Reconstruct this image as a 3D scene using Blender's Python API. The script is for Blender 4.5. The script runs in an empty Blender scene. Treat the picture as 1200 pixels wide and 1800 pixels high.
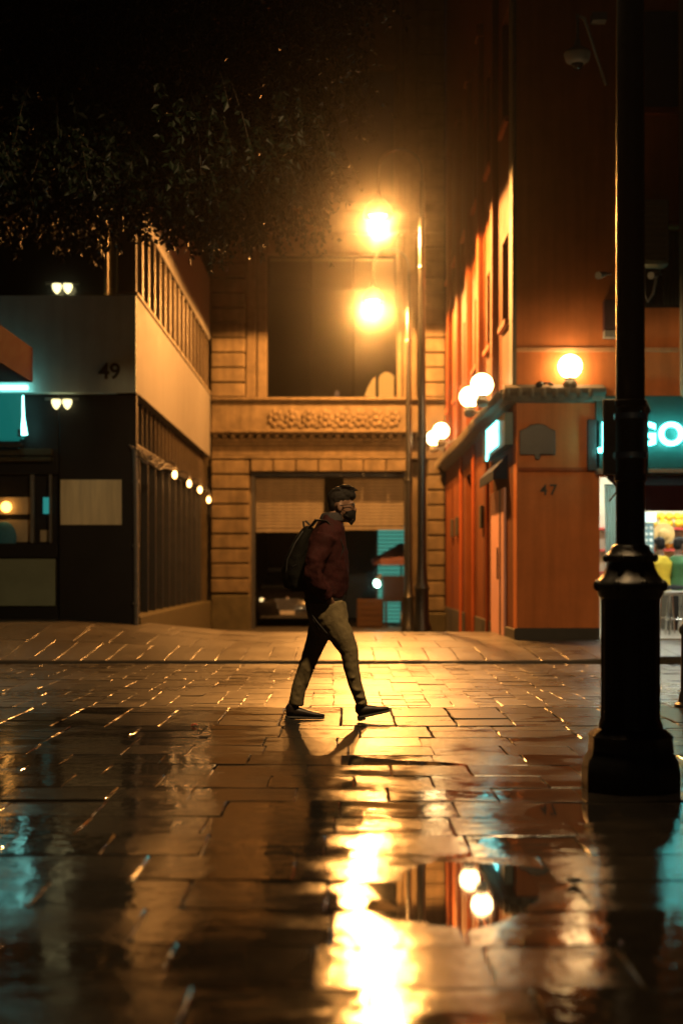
import bpy, bmesh, math, random
import numpy as np
from mathutils import Vector, Matrix, noise as mnoise
random.seed(7); rng = np.random.default_rng(7)
R = math.radians
SC = bpy.context.scene
COL = SC.collection

# ------------------------------------------------------------------ camera
CAMH, FPX = 1.12, 2500.0
cam = bpy.data.cameras.new("camera"); camo = bpy.data.objects.new("camera", cam); COL.objects.link(camo)
camo.location = (0, 0, CAMH); camo.rotation_euler = (R(90), 0, 0)
cam.sensor_fit = 'VERTICAL'; cam.sensor_height = 36; cam.lens = 50; cam.shift_y = 105 / 1800
cam.clip_start = .05; cam.clip_end = 400
cam.dof.use_dof = True; cam.dof.focus_distance = 10.6; cam.dof.aperture_fstop = 1.35
SC.camera = camo

# ------------------------------------------------------------------ world (night sky), exposure
W = bpy.data.worlds.new("World"); SC.world = W; W.use_nodes = True
wn = W.node_tree.nodes; wl = W.node_tree.links
bg = wn['Background']
sky = wn.new('ShaderNodeTexSky'); sky.sky_type = 'NISHITA'; sky.sun_disc = False
sky.sun_elevation = R(20); sky.sun_rotation = R(180)
wl.new(sky.outputs[0], bg.inputs[0]); bg.inputs[1].default_value = 0.0005
SC.view_settings.view_transform = 'Standard'; SC.view_settings.look = 'None'
SC.view_settings.exposure = 0.0; SC.view_settings.gamma = 1.0; SC.view_settings.use_curve_mapping = False
cy = SC.cycles
cy.use_denoising = True
try: cy.denoiser = 'OPENIMAGEDENOISE'
except Exception: pass
cy.max_bounces = 6; cy.diffuse_bounces = 2; cy.glossy_bounces = 4; cy.transmission_bounces = 4
cy.transparent_max_bounces = 8; cy.volume_bounces = 0
cy.sample_clamp_indirect = 4.0; cy.caustics_reflective = False; cy.caustics_refractive = False

# lamp brightness (radiance of the bulbs)
SODIUM = (1.0, .40, .085); WARM = (1.0, .62, .25); TEAL = (.10, .95, .86)
L_STREET, L_GLOBE, L_FILL_LANTERN, L_BULB = 70, 26, 40, 16
P_STREET, P_FILL_LANTERN = 5300, 1900        # watts of the lane lamp downlights and of the added fill lantern

# ------------------------------------------------------------------ helpers
def X(px, Z): return (px - 600) * Z / FPX
def Zh(py, Z): return CAMH + (1005 - py) * Z / FPX
def smooth(a, lo, hi):
    t = min(1, max(0, (a - lo) / (hi - lo))); return t * t * (3 - 2 * t)

class MB:
    def __init__(s): s.v = []; s.f = []
    def add(s, vs, fs):
        n = len(s.v); s.v += [tuple(p) for p in vs]; s.f += [tuple(i + n for i in f) for f in fs]; return s
    def box(s, x0, x1, y0, y1, z0, z1):
        if x0 > x1: x0, x1 = x1, x0
        if y0 > y1: y0, y1 = y1, y0
        if z0 > z1: z0, z1 = z1, z0
        return s.add([(x0,y0,z0),(x1,y0,z0),(x1,y1,z0),(x0,y1,z0),(x0,y0,z1),(x1,y0,z1),(x1,y1,z1),(x0,y1,z1)],
            [(0,3,2,1),(4,5,6,7),(0,1,5,4),(1,2,6,5),(2,3,7,6),(3,0,4,7)])
    def lathe(s, prof, cx=0, cy=0, n=24, mod=None):
        vs = []; fs = []
        for (r, z) in prof:
            for k in range(n):
                a = 2*math.pi*k/n; rr = r * (mod(a, z) if mod else 1)
                vs.append((cx + rr*math.cos(a), cy + rr*math.sin(a), z))
        m = len(prof)
        for i in range(m-1):
            for k in range(n):
                k2 = (k+1) % n
                fs.append((i*n+k, i*n+k2, (i+1)*n+k2, (i+1)*n+k))
        fs.append(tuple(range(n-1, -1, -1))); fs.append(tuple((m-1)*n+k for k in range(n)))
        return s.add(vs, fs)
    def tube(s, pts, rad, n=8, up=(0,0,1), flat=None):
        """closed tube along pts; rad: number, list, or list of (ra, rb)"""
        pts = [Vector(p) for p in pts]; m = len(pts)
        if not isinstance(rad, (list, tuple)): rad = [rad]*m
        vs = []; fs = []; prev = None
        for i, p in enumerate(pts):
            d = (pts[min(i+1, m-1)] - pts[max(i-1, 0)]).normalized()
            u = Vector(up) if prev is None else prev
            u = (u - d*u.dot(d))
            if u.length < 1e-4: u = Vector((1,0,0)) - d*d.x
            u.normalize(); prev = u; w = d.cross(u)
            ra, rb = rad[i] if isinstance(rad[i], (list, tuple)) else (rad[i], rad[i])
            for k in range(n):
                a = 2*math.pi*k/n
                vs.append(p + u*(ra*math.cos(a)) + w*(rb*math.sin(a)))
        for i in range(m-1):
            for k in range(n):
                k2 = (k+1) % n
                fs.append((i*n+k, i*n+k2, (i+1)*n+k2, (i+1)*n+k))
        fs.append(tuple(range(n-1,-1,-1))); fs.append(tuple((m-1)*n+k for k in range(n)))
        return s.add(vs, fs)
    def ball(s, c, r, n=16, m=10, rot=None):
        if not isinstance(r, (list, tuple)): r = (r, r, r)
        vs = [Vector((0,0,-r[2]))]; fs = []
        for i in range(1, m):
            t = -math.pi/2 + math.pi*i/m
            for k in range(n):
                a = 2*math.pi*k/n
                vs.append(Vector((r[0]*math.cos(t)*math.cos(a), r[1]*math.cos(t)*math.sin(a), r[2]*math.sin(t))))
        vs.append(Vector((0,0,r[2])))
        for k in range(n):
            fs.append((0, 1+(k+1)%n, 1+k)); fs.append((len(vs)-1, 1+(m-2)*n+k, 1+(m-2)*n+(k+1)%n))
        for i in range(m-2):
            for k in range(n):
                a, b = 1+i*n+k, 1+i*n+(k+1)%n
                fs.append((a, b, b+n, a+n))
        if rot is not None: vs = [rot @ v for v in vs]
        c = Vector(c)
        return s.add([v + c for v in vs], fs)
    def loft(s, rings):
        """rings: list of (cx, cy, cz, rx, ry) horizontal ellipses, closed"""
        n = 20; vs = []; fs = []
        for (cx, cy_, cz, rx, ry) in rings:
            for k in range(n):
                a = 2*math.pi*k/n
                vs.append((cx + rx*math.cos(a), cy_ + ry*math.sin(a), cz))
        m = len(rings)
        for i in range(m-1):
            for k in range(n):
                k2 = (k+1) % n
                fs.append((i*n+k, i*n+k2, (i+1)*n+k2, (i+1)*n+k))
        fs.append(tuple(range(n-1,-1,-1))); fs.append(tuple((m-1)*n+k for k in range(n)))
        return s.add(vs, fs)
    def prism_y(s, poly, y0, y1):
        n = len(poly)
        return s.add([(x, y0, z) for x, z in poly] + [(x, y1, z) for x, z in poly],
            [tuple(range(n)), tuple(range(2*n-1, n-1, -1))] + [(i, i+n, (i+1)%n+n, (i+1)%n) for i in range(n)])
    def prism_x(s, poly, x0, x1):
        n = len(poly)
        return s.add([(x0, y, z) for y, z in poly] + [(x1, y, z) for y, z in poly],
            [tuple(range(n-1,-1,-1)), tuple(range(n, 2*n))] + [((i+1)%n, (i+1)%n+n, i+n, i) for i in range(n)])

def tag(o, label=None, cat=None, group=None, kind=None):
    for k, v in (('label', label), ('category', cat), ('group', group), ('kind', kind)):
        if v: o[k] = v
    return o
BASE = {}
def thing(name, label, cat, loc, group=None, rz=0):
    o = bpy.data.objects.new(name, None); COL.objects.link(o); o.empty_display_size = .2
    o.location = loc; o.rotation_euler = (0, 0, rz); BASE[o] = Vector(loc)
    return tag(o, label, cat, group)
def obj(name, mb, mat, parent=None, smooth_=False, bevel=0, local=False, mods=()):
    """link MB as one mesh; MB is in world coordinates unless local"""
    base = Vector((0,0,0))
    if parent is not None and not local: base = BASE.get(parent, Vector((0,0,0)))
    me = bpy.data.meshes.new(name)
    me.from_pydata([(v[0]-base.x, v[1]-base.y, v[2]-base.z) for v in mb.v], [], mb.f)
    me.materials.append(mat); me.validate(); 
    bm = bmesh.new(); bm.from_mesh(me); bmesh.ops.recalc_face_normals(bm, faces=bm.faces); bm.to_mesh(me); bm.free()
    if smooth_:
        me.polygons.foreach_set('use_smooth', [True]*len(me.polygons))
    me.update()
    o = bpy.data.objects.new(name, me); COL.objects.link(o)
    if parent is not None: o.parent = parent; BASE[o] = base
    if bevel:
        b = o.modifiers.new('bevel', 'BEVEL'); b.width = bevel; b.segments = 2; b.limit_method = 'ANGLE'; b.angle_limit = R(50)
    for m in mods: m(o)
    if smooth_ and not mods:
        e = o.modifiers.new('edges', 'EDGE_SPLIT'); e.split_angle = R(42)
    return o
def remesh(vox, it=6):
    def f(o):
        m = o.modifiers.new('remesh', 'REMESH'); m.mode = 'VOXEL'; m.voxel_size = vox; m.use_smooth_shade = True
        if it:
            s = o.modifiers.new('smooth', 'SMOOTH'); s.factor = .5; s.iterations = it
    return f
def wrinkle(scale, strength):
    def f(o):
        t = bpy.data.textures.new('folds', 'CLOUDS'); t.noise_scale = scale; t.noise_depth = 2
        d = o.modifiers.new('folds', 'DISPLACE'); d.texture = t; d.strength = strength; d.mid_level = .5; d.texture_coords = 'LOCAL'
    return f
def text_mesh(name, txt, size, mat, M, parent=None, extrude=.015, offset=0.0, spacing=1.0):
    c = bpy.data.curves.new(name, 'FONT'); c.body = txt; c.size = size; c.extrude = extrude; c.offset = offset
    c.align_x = 'CENTER'; c.align_y = 'CENTER'; c.space_character = spacing
    t = bpy.data.objects.new('lettering_source', c); COL.objects.link(t)
    dg = bpy.context.evaluated_depsgraph_get()
    me = bpy.data.meshes.new_from_object(t.evaluated_get(dg)); bpy.data.objects.remove(t)
    base = BASE.get(parent, Vector((0,0,0))) if parent else Vector((0,0,0))
    me.transform(Matrix.Translation(-base) @ M)
    me.materials.clear(); me.materials.append(mat)
    o = bpy.data.objects.new(name, me); COL.objects.link(o)
    if parent: o.parent = parent
    return o
def downlight(parent, loc, power, col, radius, deg):
    l = bpy.data.lights.new('downlight', 'SPOT'); l.energy = power; l.color = col; l.shadow_soft_size = radius
    l.spot_size = R(deg); l.spot_blend = .06
    o = bpy.data.objects.new('downlight', l); COL.objects.link(o); o.parent = parent; o.location = Vector(loc) - BASE[parent]
    return o
def copy_tree(o, loc, label, parent=None):
    c = o.copy(); COL.objects.link(c)
    if parent: c.parent = parent
    else: c.location = loc; c['label'] = label
    for ch in [q for q in bpy.data.objects if q.parent == o]: copy_tree(ch, None, None, c)
    return c

# ------------------------------------------------------------------ materials
def pm(name, col, rough=.6, var=.25, scale=6, bump=.15, metal=0., spec=.5, dist=.004, stretch=(1,1,1), streak=0, coat=0):
    m = bpy.data.materials.new(name); m.use_nodes = True; n = m.node_tree.nodes; l = m.node_tree.links
    b = n['Principled BSDF']; b.inputs['Roughness'].default_value = rough; b.inputs['Metallic'].default_value = metal
    b.inputs['Specular IOR Level'].default_value = spec; b.inputs['Coat Weight'].default_value = coat
    tc = n.new('ShaderNodeTexCoord'); mp = n.new('ShaderNodeMapping'); mp.inputs['Scale'].default_value = stretch
    l.new(tc.outputs['Object'], mp.inputs[0])
    nz = n.new('ShaderNodeTexNoise'); nz.inputs['Scale'].default_value = scale; nz.inputs['Detail'].default_value = 6; nz.inputs['Roughness'].default_value = .65
    l.new(mp.outputs[0], nz.inputs['Vector'])
    mx = n.new('ShaderNodeMix'); mx.data_type = 'RGBA'
    mx.inputs['A'].default_value = (*[c*(1-var) for c in col], 1); mx.inputs['B'].default_value = (*[min(1, c*(1+var)) for c in col], 1)
    rp = n.new('ShaderNodeMapRange'); rp.inputs['From Min'].default_value = .3; rp.inputs['From Max'].default_value = .7
    l.new(nz.outputs['Fac'], rp.inputs['Value']); l.new(rp.outputs[0], mx.inputs['Factor'])
    out = mx.outputs['Result']
    if streak:
        mp2 = n.new('ShaderNodeMapping'); mp2.inputs['Scale'].default_value = (3, 3, .25); l.new(tc.outputs['Object'], mp2.inputs[0])
        n2 = n.new('ShaderNodeTexNoise'); n2.inputs['Scale'].default_value = 2.2; n2.inputs['Detail'].default_value = 8; l.new(mp2.outputs[0], n2.inputs['Vector'])
        r2 = n.new('ShaderNodeMapRange'); r2.inputs['From Min'].default_value = .4; r2.inputs['From Max'].default_value = .75
        r2.inputs['To Min'].default_value = 1; r2.inputs['To Max'].default_value = 1-streak; l.new(n2.outputs['Fac'], r2.inputs['Value'])
        m2 = n.new('ShaderNodeMix'); m2.data_type = 'RGBA'; m2.blend_type = 'MULTIPLY'; m2.inputs['Factor'].default_value = 1
        l.new(out, m2.inputs['A']); l.new(r2.outputs[0], m2.inputs['B']); out = m2.outputs['Result']
    l.new(out, b.inputs['Base Color'])
    r3 = n.new('ShaderNodeMapRange'); r3.inputs['To Min'].default_value = max(.02, rough*.75); r3.inputs['To Max'].default_value = min(1, rough*1.25)
    l.new(nz.outputs['Fac'], r3.inputs['Value']); l.new(r3.outputs[0], b.inputs['Roughness'])
    if bump:
        n4 = n.new('ShaderNodeTexNoise'); n4.inputs['Scale'].default_value = scale*9; n4.inputs['Detail'].default_value = 4; l.new(mp.outputs[0], n4.inputs['Vector'])
        bp = n.new('ShaderNodeBump'); bp.inputs['Strength'].default_value = min(1, bump*3); bp.inputs['Distance'].default_value = dist
        l.new(n4.outputs['Fac'], bp.inputs['Height']); l.new(bp.outputs[0], b.inputs['Normal'])
    return m
def em(name, col, strength):
    m = bpy.data.materials.new(name); m.use_nodes = True; n = m.node_tree.nodes; l = m.node_tree.links
    n.remove(n['Principled BSDF']); e = n.new('ShaderNodeEmission'); e.inputs[0].default_value = (*col, 1); e.inputs[1].default_value = strength
    l.new(e.outputs[0], n['Material Output'].inputs[0]); return m
def glass(name, tint=(.02,.025,.03), rough=.04): return pm(name, tint, rough, .2, 2, .0, spec=.6)
def thin_glass(name):
    m = bpy.data.materials.new(name); m.use_nodes = True; n = m.node_tree.nodes; l = m.node_tree.links
    n.remove(n['Principled BSDF']); t = n.new('ShaderNodeBsdfTransparent'); t.inputs[0].default_value = (.8,.82,.8,1)
    g = n.new('ShaderNodeBsdfGlossy'); g.inputs['Roughness'].default_value = .35
    f = n.new('ShaderNodeFresnel'); f.inputs[0].default_value = 1.06; mx = n.new('ShaderNodeMixShader')
    l.new(f.outputs[0], mx.inputs[0]); l.new(t.outputs[0], mx.inputs[1]); l.new(g.outputs[0], mx.inputs[2]); l.new(mx.outputs[0], n['Material Output'].inputs[0])
    return m
def wet_stone(name, c0, c1, r_lo, r_hi, fine=.0035, film=False):
    m = bpy.data.materials.new(name); m.use_nodes = True; n = m.node_tree.nodes; l = m.node_tree.links
    b = n['Principled BSDF']; tc = n.new('ShaderNodeTexCoord'); geo = n.new('ShaderNodeNewGeometry')
    def nz(scale, det=5, rough=.6, st=None):
        k = n.new('ShaderNodeTexNoise'); k.inputs['Scale'].default_value = scale; k.inputs['Detail'].default_value = det; k.inputs['Roughness'].default_value = rough
        if st:
            mp = n.new('ShaderNodeMapping'); mp.inputs['Scale'].default_value = st; l.new(tc.outputs['Object'], mp.inputs[0]); l.new(mp.outputs[0], k.inputs['Vector'])
        else: l.new(tc.outputs['Object'], k.inputs['Vector'])
        return k.outputs['Fac']
    def mr(v, a, b_, c, d):
        k = n.new('ShaderNodeMapRange'); l.new(v, k.inputs['Value'])
        for nm, q in (('From Min',a),('From Max',b_),('To Min',c),('To Max',d)): k.inputs[nm].default_value = q
        return k.outputs[0]
    def math_(op, a, b_):
        k = n.new('ShaderNodeMath'); k.operation = op
        for i, q in enumerate((a, b_)):
            if isinstance(q, (int, float)): k.inputs[i].default_value = q
            else: l.new(q, k.inputs[i])
        return k.outputs[0]
    isl = geo.outputs['Random Per Island']
    big = nz(.55, 3); mid = nz(5, 6, .7); fin = nz(70, 4, .7); grit = nz(260, 2)
    fac = math_('ADD', math_('MULTIPLY', isl, .5), math_('MULTIPLY', mr(mid, .3, .7, 0, 1), .5))
    mx = n.new('ShaderNodeMix'); mx.data_type = 'RGBA'; mx.inputs['A'].default_value = (*c0, 1); mx.inputs['B'].default_value = (*c1, 1)
    l.new(fac, mx.inputs['Factor']); l.new(mx.outputs['Result'], b.inputs['Base Color'])
    rf = math_('ADD', math_('MULTIPLY', mr(big, .35, .65, 0, 1), .55), math_('ADD', math_('MULTIPLY', mr(mid, .35, .65, 0, 1), .3), math_('MULTIPLY', isl, .15)))
    if film:   # standing water film in irregular patches between damp stone
        pat = math_('ADD', math_('MULTIPLY', nz(2.3, 4, .6, (.75,1.5,1)), .75), math_('ADD', math_('MULTIPLY', isl, .16), math_('MULTIPLY', mid, .2)))
        sep = n.new('ShaderNodeSeparateXYZ'); l.new(tc.outputs['Object'], sep.inputs[0]); worn = mr(sep.outputs['X'], -.1, -1.0, 0, 1); far = mr(math_('SUBTRACT', sep.outputs['Y'], math_('MULTIPLY', worn, 1.5)), 6.3, 10.4, 0, 1)
        rf = mr(math_('ADD', pat, math_('ADD', math_('MULTIPLY', far, .15), math_('MULTIPLY', worn, -.05))), .48, .63, 0, 1)
        l.new(math_('ADD', math_('MULTIPLY', rf, math_('ADD', math_('ADD', math_('MULTIPLY', far, .17), math_('MULTIPLY', worn, .0)), r_hi)), r_lo), b.inputs['Roughness'])
    else: l.new(mr(rf, 0, 1, r_lo, r_hi), b.inputs['Roughness'])
    b.inputs['Specular IOR Level'].default_value = .2 if film else .9
    h = math_('ADD', math_('ADD', math_('MULTIPLY', nz(12, 2, .5), .62), math_('MULTIPLY', nz(1, 3, .6, (5, 34, 5)), .34)), math_('MULTIPLY', math_('ADD', math_('MULTIPLY', fin, .16), math_('MULTIPLY', grit, .03)), math_('ADD', math_('MULTIPLY', rf, .9), .15)))
    bp = n.new('ShaderNodeBump'); bp.inputs['Strength'].default_value = .75; bp.inputs['Distance'].default_value = fine
    l.new(h, bp.inputs['Height']); l.new(bp.outputs[0], b.inputs['Normal'])
    return m

M = dict(
    slab=wet_stone('wet_slab', (.009,.0085,.008), (.028,.025,.022), .024, .095, .0034, True),
    sett=wet_stone('wet_sett', (.022,.02,.018), (.05,.043,.035), .22, .40, .0050),
    flag=wet_stone('wet_flagstone', (.04,.036,.03), (.075,.065,.05), .24, .42, .0050),
    joint=pm('joint_sand', (.03,.027,.023), .45, .4, 20, .3),
    water=pm('rain_water', (.012,.012,.013), .025, .1, 1.5, .02, spec=.5, dist=.0012),
    asphalt=pm('lane_asphalt', (.045,.043,.04), .38, .3, 9, .3),
    sand=pm('sandstone', (.10,.078,.05), .8, .36, 3, .25, dist=.012, streak=.35, spec=0.12),
    sand2=pm('carved_sandstone', (.10,.077,.05), .8, .3, 5, .4, dist=.02, streak=.4, spec=0.12),
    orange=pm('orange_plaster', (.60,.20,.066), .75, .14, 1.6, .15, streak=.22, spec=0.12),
    orange_s=pm('dimmed_orange_plaster', (.165,.051,.019), .75, .16, 1.6, .15, streak=.3, spec=0.12),  # front wall plaster darkened to tone down lamp light on the side
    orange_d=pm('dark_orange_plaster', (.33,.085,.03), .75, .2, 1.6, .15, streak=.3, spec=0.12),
    ledge=pm('weathered_ledge', (.15,.13,.095), .7, .3, 5, .3, streak=.3),
    plinth=pm('dark_plinth', (.035,.032,.028), .6, .3, 5, .2),
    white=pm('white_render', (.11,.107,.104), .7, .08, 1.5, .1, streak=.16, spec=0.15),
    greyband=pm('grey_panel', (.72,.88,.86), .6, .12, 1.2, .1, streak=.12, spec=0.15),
    bronze=pm('bronze_fin', (.06,.045,.03), .45, .2, 4, .1, metal=.3),
    void=pm('room_shade_black', (.0005,.0005,.0004), .9, .2, 2, 0, spec=.05),  # near-black colour stands in for shade on room, window bars and mullion
    dark=pm('dark_frame', (.012,.012,.013), .4, .3, 6, .1),
    blackwall=pm('black_cladding', (.005,.0055,.007), .5, .3, 3, .1, spec=.25),
    glass=glass('dark_glass'), clear=thin_glass('clear_glass'),
    iron=pm('black_iron', (.012,.013,.014), .3, .3, 18, .25, metal=.0, spec=.6, dist=.003),
    shutter=pm('roller_shutter', (.115,.10,.08), .6, .15, 4, .1, streak=.3, spec=0.2),
    pipe=pm('grey_pipe', (.12,.12,.115), .45, .2, 6, .1),
    beige=pm('beige_paint', (.34,.29,.20), .6, .15, 4, .1),
    paper=pm('weathered_board', (.74,.66,.44), .7, .16, 2.5, .05, stretch=(4,1,.5), streak=.3),
    olive=pm('olive_panel', (.17,.21,.15), .6, .15, 2, .05),
    redcloth=pm('dark_red_canvas', (.028,.0045,.005), .85, .2, 8, .2, spec=0.02),
    purple=pm('awning_lining', (.05,.03,.075), .85, .2, 8, .2, spec=0.05),
    bluecloth=pm('dark_blue_canvas', (.02,.03,.06), .85, .2, 8, .2, spec=0.05),
    pink=pm('pink_door', (.80,.44,.38), .5, .1, 2, .05),
    tealback=pm('teal_signboard', (.012,.075,.07), .35, .1, 2, .03),
    palegrey=pm('pale_grey_metal', (.30,.29,.26), .5, .12, 6, .1),
    trunk=pm('bark', (.06,.045,.03), .9, .4, 12, .5, dist=.03),
    leaf=pm('leaf', (.002,.008,.003), .55, .45, 2.5, .0, spec=.3),
    skin=pm('skin', (.16,.088,.055), .55, .12, 9, .1),
    hair=pm('black_hair', (.007,.006,.0055), .6, .4, 40, .5, spec=.2),
    jacket=pm('maroon_jacket', (.026,.005,.0056), .8, .22, 14, .3, dist=.004, spec=0.15),
    rib=pm('black_rib_knit', (.015,.012,.013), .85, .3, 30, .3),
    khaki=pm('khaki_twill', (.15,.12,.063), .85, .16, 16, .3, dist=.003, spec=0.15),
    leather=pm('black_leather', (.02,.014,.012), .4, .3, 20, .2),
    sole=pm('rubber_sole', (.03,.027,.025), .6, .2, 20, .1),
    mask=pm('black_mask_cloth', (.006,.006,.007), .85, .2, 30, .2, spec=.15),
    pack=pm('green_black_nylon', (.003,.0038,.003), .85, .35, 12, .3, spec=.12),
    packtrim=pm('pack_webbing', (.014,.014,.014), .7, .3, 30, .2),
    metalbit=pm('bright_metal', (.6,.6,.6), .25, .1, 10, 0, metal=1),
    chrome=pm('chrome', (.75,.75,.75), .15, .05, 10, 0, metal=1),
    carpaint=pm('black_car_paint', (.010,.010,.012), .2, .2, 4, 0, coat=.6),
    plate=pm('number_plate_metal', (.5,.48,.45), .5, .1, 8, .05),
    lamp_head=em('sodium_bulb', SODIUM, L_STREET),
    globe=em('opal_globe', WARM, L_GLOBE), bulb=em('wall_bulb', (1,.47,.13), L_BULB),
    lantern=em('fill_lantern_glow', (1.0,.62,.27), L_FILL_LANTERN),
    letters=em('white_neon_letters', (.14,1,.92), 11), sideletters=em('side_sign_letters', (.2,1,.94), 7),
    tube=em('teal_tube', (.30,1,.90), 6), tealglow=em('teal_backlight', (.02,.42,.36), .28),
    tealslat=em('slats_teal_emission', (.10,.46,.34), .62),
    shoplight=em('shop_fluorescent', (.95,1.0,.90), 42),
    archglow=em('arch_reflection_glow', (1,.36,.06), 1.6), amber=em('amber_bulb', (1,.42,.08), 7),
    twin=em('twin_reflection_glow', (1,.86,.40), 2.4), garagelamp=em('garage_lamp', (.55,1,.8), 14),
    headl=em('headlamp_glint', (1,.72,.3), 1.6),  # emission stands in for lamp glints on the headlight lens
    cream=pm('cream_wall', (.62,.56,.42), .6, .1, 3, .05), tilefloor=pm('pale_tile_floor', (.6,.57,.5), .3, .1, 4, .05),
    wood=pm('brown_wood', (.035,.018,.009), .6, .3, 5, .2, stretch=(1,1,6), spec=0.15),
    straw=pm('straw', (.62,.40,.15), .8, .2, 30, .3), orangefruit=pm('orange_skin', (.85,.33,.02), .5, .12, 30, .2),
    mango=pm('yellow_fruit', (.85,.55,.03), .5, .2, 10, .1), melon=pm('green_fruit', (.2,.38,.03), .5, .2, 10, .1),
    redshelf=pm('red_shelf', (.5,.05,.035), .5, .1, 5, .05), menub=pm('blue_menu_board', (.12,.24,.28), .5, .1, 5, 0),
    menuw=pm('menu_white', (.75,.8,.78), .5, .05, 5, 0), greencloth=pm('green_shirt', (.05,.17,.07), .8, .15, 12, .2),
    yellowcloth=pm('yellow_vest', (.8,.6,.05), .8, .1, 12, .2), jeans=pm('dark_trousers', (.03,.035,.05), .85, .2, 14, .2),
    plastic=pm('white_plastic_sheet', (.72,.8,.78), .4, .06, 2, .05), pinkcloth=pm('faded_pink_canvas', (.34,.17,.17), .85, .15, 5, .1, spec=0.1),
    brownboard=pm('brown_board', (.05,.032,.024), .7, .2, 5, .1, spec=0.1), litter=pm('red_leaf_litter', (.35,.06,.03), .6, .3, 10, .1),
    darkleaf=pm('sodden_leaf', (.03,.022,.015), .4, .3, 10, .1), concrete=pm('mossy_concrete', (.05,.044,.026), .8, .3, 5, .3, spec=0.15),
    curtain=pm('grey_curtain', (.10,.13,.12), .8, .2, 3, .1),
)

# ------------------------------------------------------------------ ground
PROF = [(17.2,.045),(18.3,.10),(20.5,.14),(23.3,.13),(26,.0),(30,-.18),(34,-.28),(70,-.28)]
def und(x, y):
    dip = 0
    for (cx, cy_, sx, sy, d) in ((.44, 5.05, .40, .62, .019), (-.24, 9.0, .15, .28, .009), (.95, 6.6, .3, .4, .010), (.1, 4.1, .25, .3, .010)):
        dip += d*math.exp(-((x-cx)/sx)**2 - ((y-cy_)/sy)**2)
    return .0035 - dip + .0045*smooth(-x, -.1, 1.0)*(1-smooth(y, 9, 11)) + .0058*(mnoise.noise(Vector((x*.55, y*.42, 3.1))) + .55*mnoise.noise(Vector((x*1.5, y*1.1, 9.7))))
def zg(x, y):
    if y < 17.2: return und(x, y)
    z = PROF[-1][1]
    for (a, za), (b, zb) in zip(PROF, PROF[1:]):
        if y <= b: z = za + (zb-za)*(y-a)/(b-a); break
    z += .24*smooth(-x, 1.2, 4.5)*smooth(y, 17.3, 20.8)*(1-smooth(y, 24, 28))
    z += .05*smooth(x, 2.6, 3.8)*(1-smooth(y, 18.2, 20.5))
    return z
# road bed: one sheet out to the end of the street
mb = MB(); xs = np.linspace(-19, 19, 77); ys = np.concatenate([np.linspace(-3, 17.19, 60), np.linspace(17.2, 49, 110)])
for y in ys:
    for x in xs: mb.v.append((x, y, zg(x, y) - (.0075 if y < 17.2 else .014 if y < 24 else 0)))
nx = len(xs)
for j in range(len(ys)-1):
    for i in range(nx-1): mb.f.append((j*nx+i, j*nx+i+1, (j+1)*nx+i+1, (j+1)*nx+i))
tag(obj('ground', mb, M['joint'], smooth_=True), kind='structure')

def slab(mb, x0, x1, y0, y1, hmean, hsd, tilt, gap=.002, bev=.005, drop=.005, curve=False, wob=0):
    dx = random.gauss(0, tilt); dy = random.gauss(0, tilt); h = random.gauss(hmean, hsd)
    cx, cy_ = (x0+x1)/2, (y0+y1)/2
    j = lambda: random.uniform(-.004, .004)
    def z(x, y): return zg(x, y) + h + dx*(x-cx) + dy*(y-cy_)
    x0 += gap+j(); x1 -= gap+j(); y0 += gap+j(); y1 -= gap+j()
    ny = max(1, int((y1-y0)/.3)) if curve else (max(1, int((y1-y0)/.12)) if wob else 1)
    b = bev
    yo = [y0] + [y0+b + (y1-y0-2*b)*k/ny for k in range(ny+1)] + [y1]
    xo = [x0, x0+b, x1-b, x1]
    vs = []; fs = []
    for a, yy in enumerate(yo):
        for c, xx in enumerate(xo):
            edge = a in (0, len(yo)-1) or c in (0, 3)
            jx = random.gauss(0, wob) if wob else 0
            vs.append((xx+jx, yy, z(xx, yy) - (drop*random.uniform(.6,1.3) if edge else 0)))
    for a in range(len(yo)-1):
        for c in range(3): fs.append((a*4+c, a*4+c+1, (a+1)*4+c+1, (a+1)*4+c))
    mb.add(vs, fs)
def columns(y0, y1, rowd, w, xr, hm, hsd, tilt, jit=.1, **k):
    mb = MB(); x = -xr
    while x < xr:
        ww = w*random.uniform(1-jit, 1+jit); y = y0; first = True
        while y < y1-.02:
            d = rowd*random.uniform(.75, 1.25)*(random.uniform(.4, 1) if first else 1); first = False
            ye = y1 if y+d > y1-.12 else y+d
            slab(mb, x, x+ww, y, ye, hm, hsd, tilt, **k); y = ye
        x += ww
    return mb
def paving(y0, y1, rowd, w, xr, hm, hsd, tilt, stagger=True, jit=.12, **k):
    mb = MB(); n = max(1, round((y1-y0)/rowd)); d = (y1-y0)/n
    for r in range(n):
        x = -xr + (random.random()*w if stagger else .0)
        while x < xr:
            ww = w*random.uniform(1-jit, 1+jit)
            slab(mb, x, x+ww, y0+r*d, y0+(r+1)*d, hm, hsd, tilt, wob=.0022, **k); x += ww
    return mb
road = MB()
for p in (paving(1.6, 9.55, .45, .50, 7, .002, .0016, .0065, jit=.22),):
    road.v += p.v; road.f += p.f
tag(obj('slab_pavement', road, M['slab']), kind='structure')
r2 = MB()
for a in ((9.55, 10.25, .7, .5, 7.5, .003, .0018, .006), (10.25, 11.65, .7, .42, 7.5, .004, .0018, .006)):
    p = columns(*a, jit=.1, bev=.008, drop=.007, wob=.003); r2.add(p.v, p.f)
tag(obj('crossing_pavement', r2, M['slab']), kind='structure')
r3 = MB()
for a in ((11.65, 13.25, .27, .2, 9, .006, .002, .009), (14.6, 17.1, .3, .21, 9, .006, .002, .009)):
    p = columns(*a, jit=.08, bev=.004, drop=.0032, gap=.000, wob=.0035); r3.add(p.v, p.f)
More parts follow.
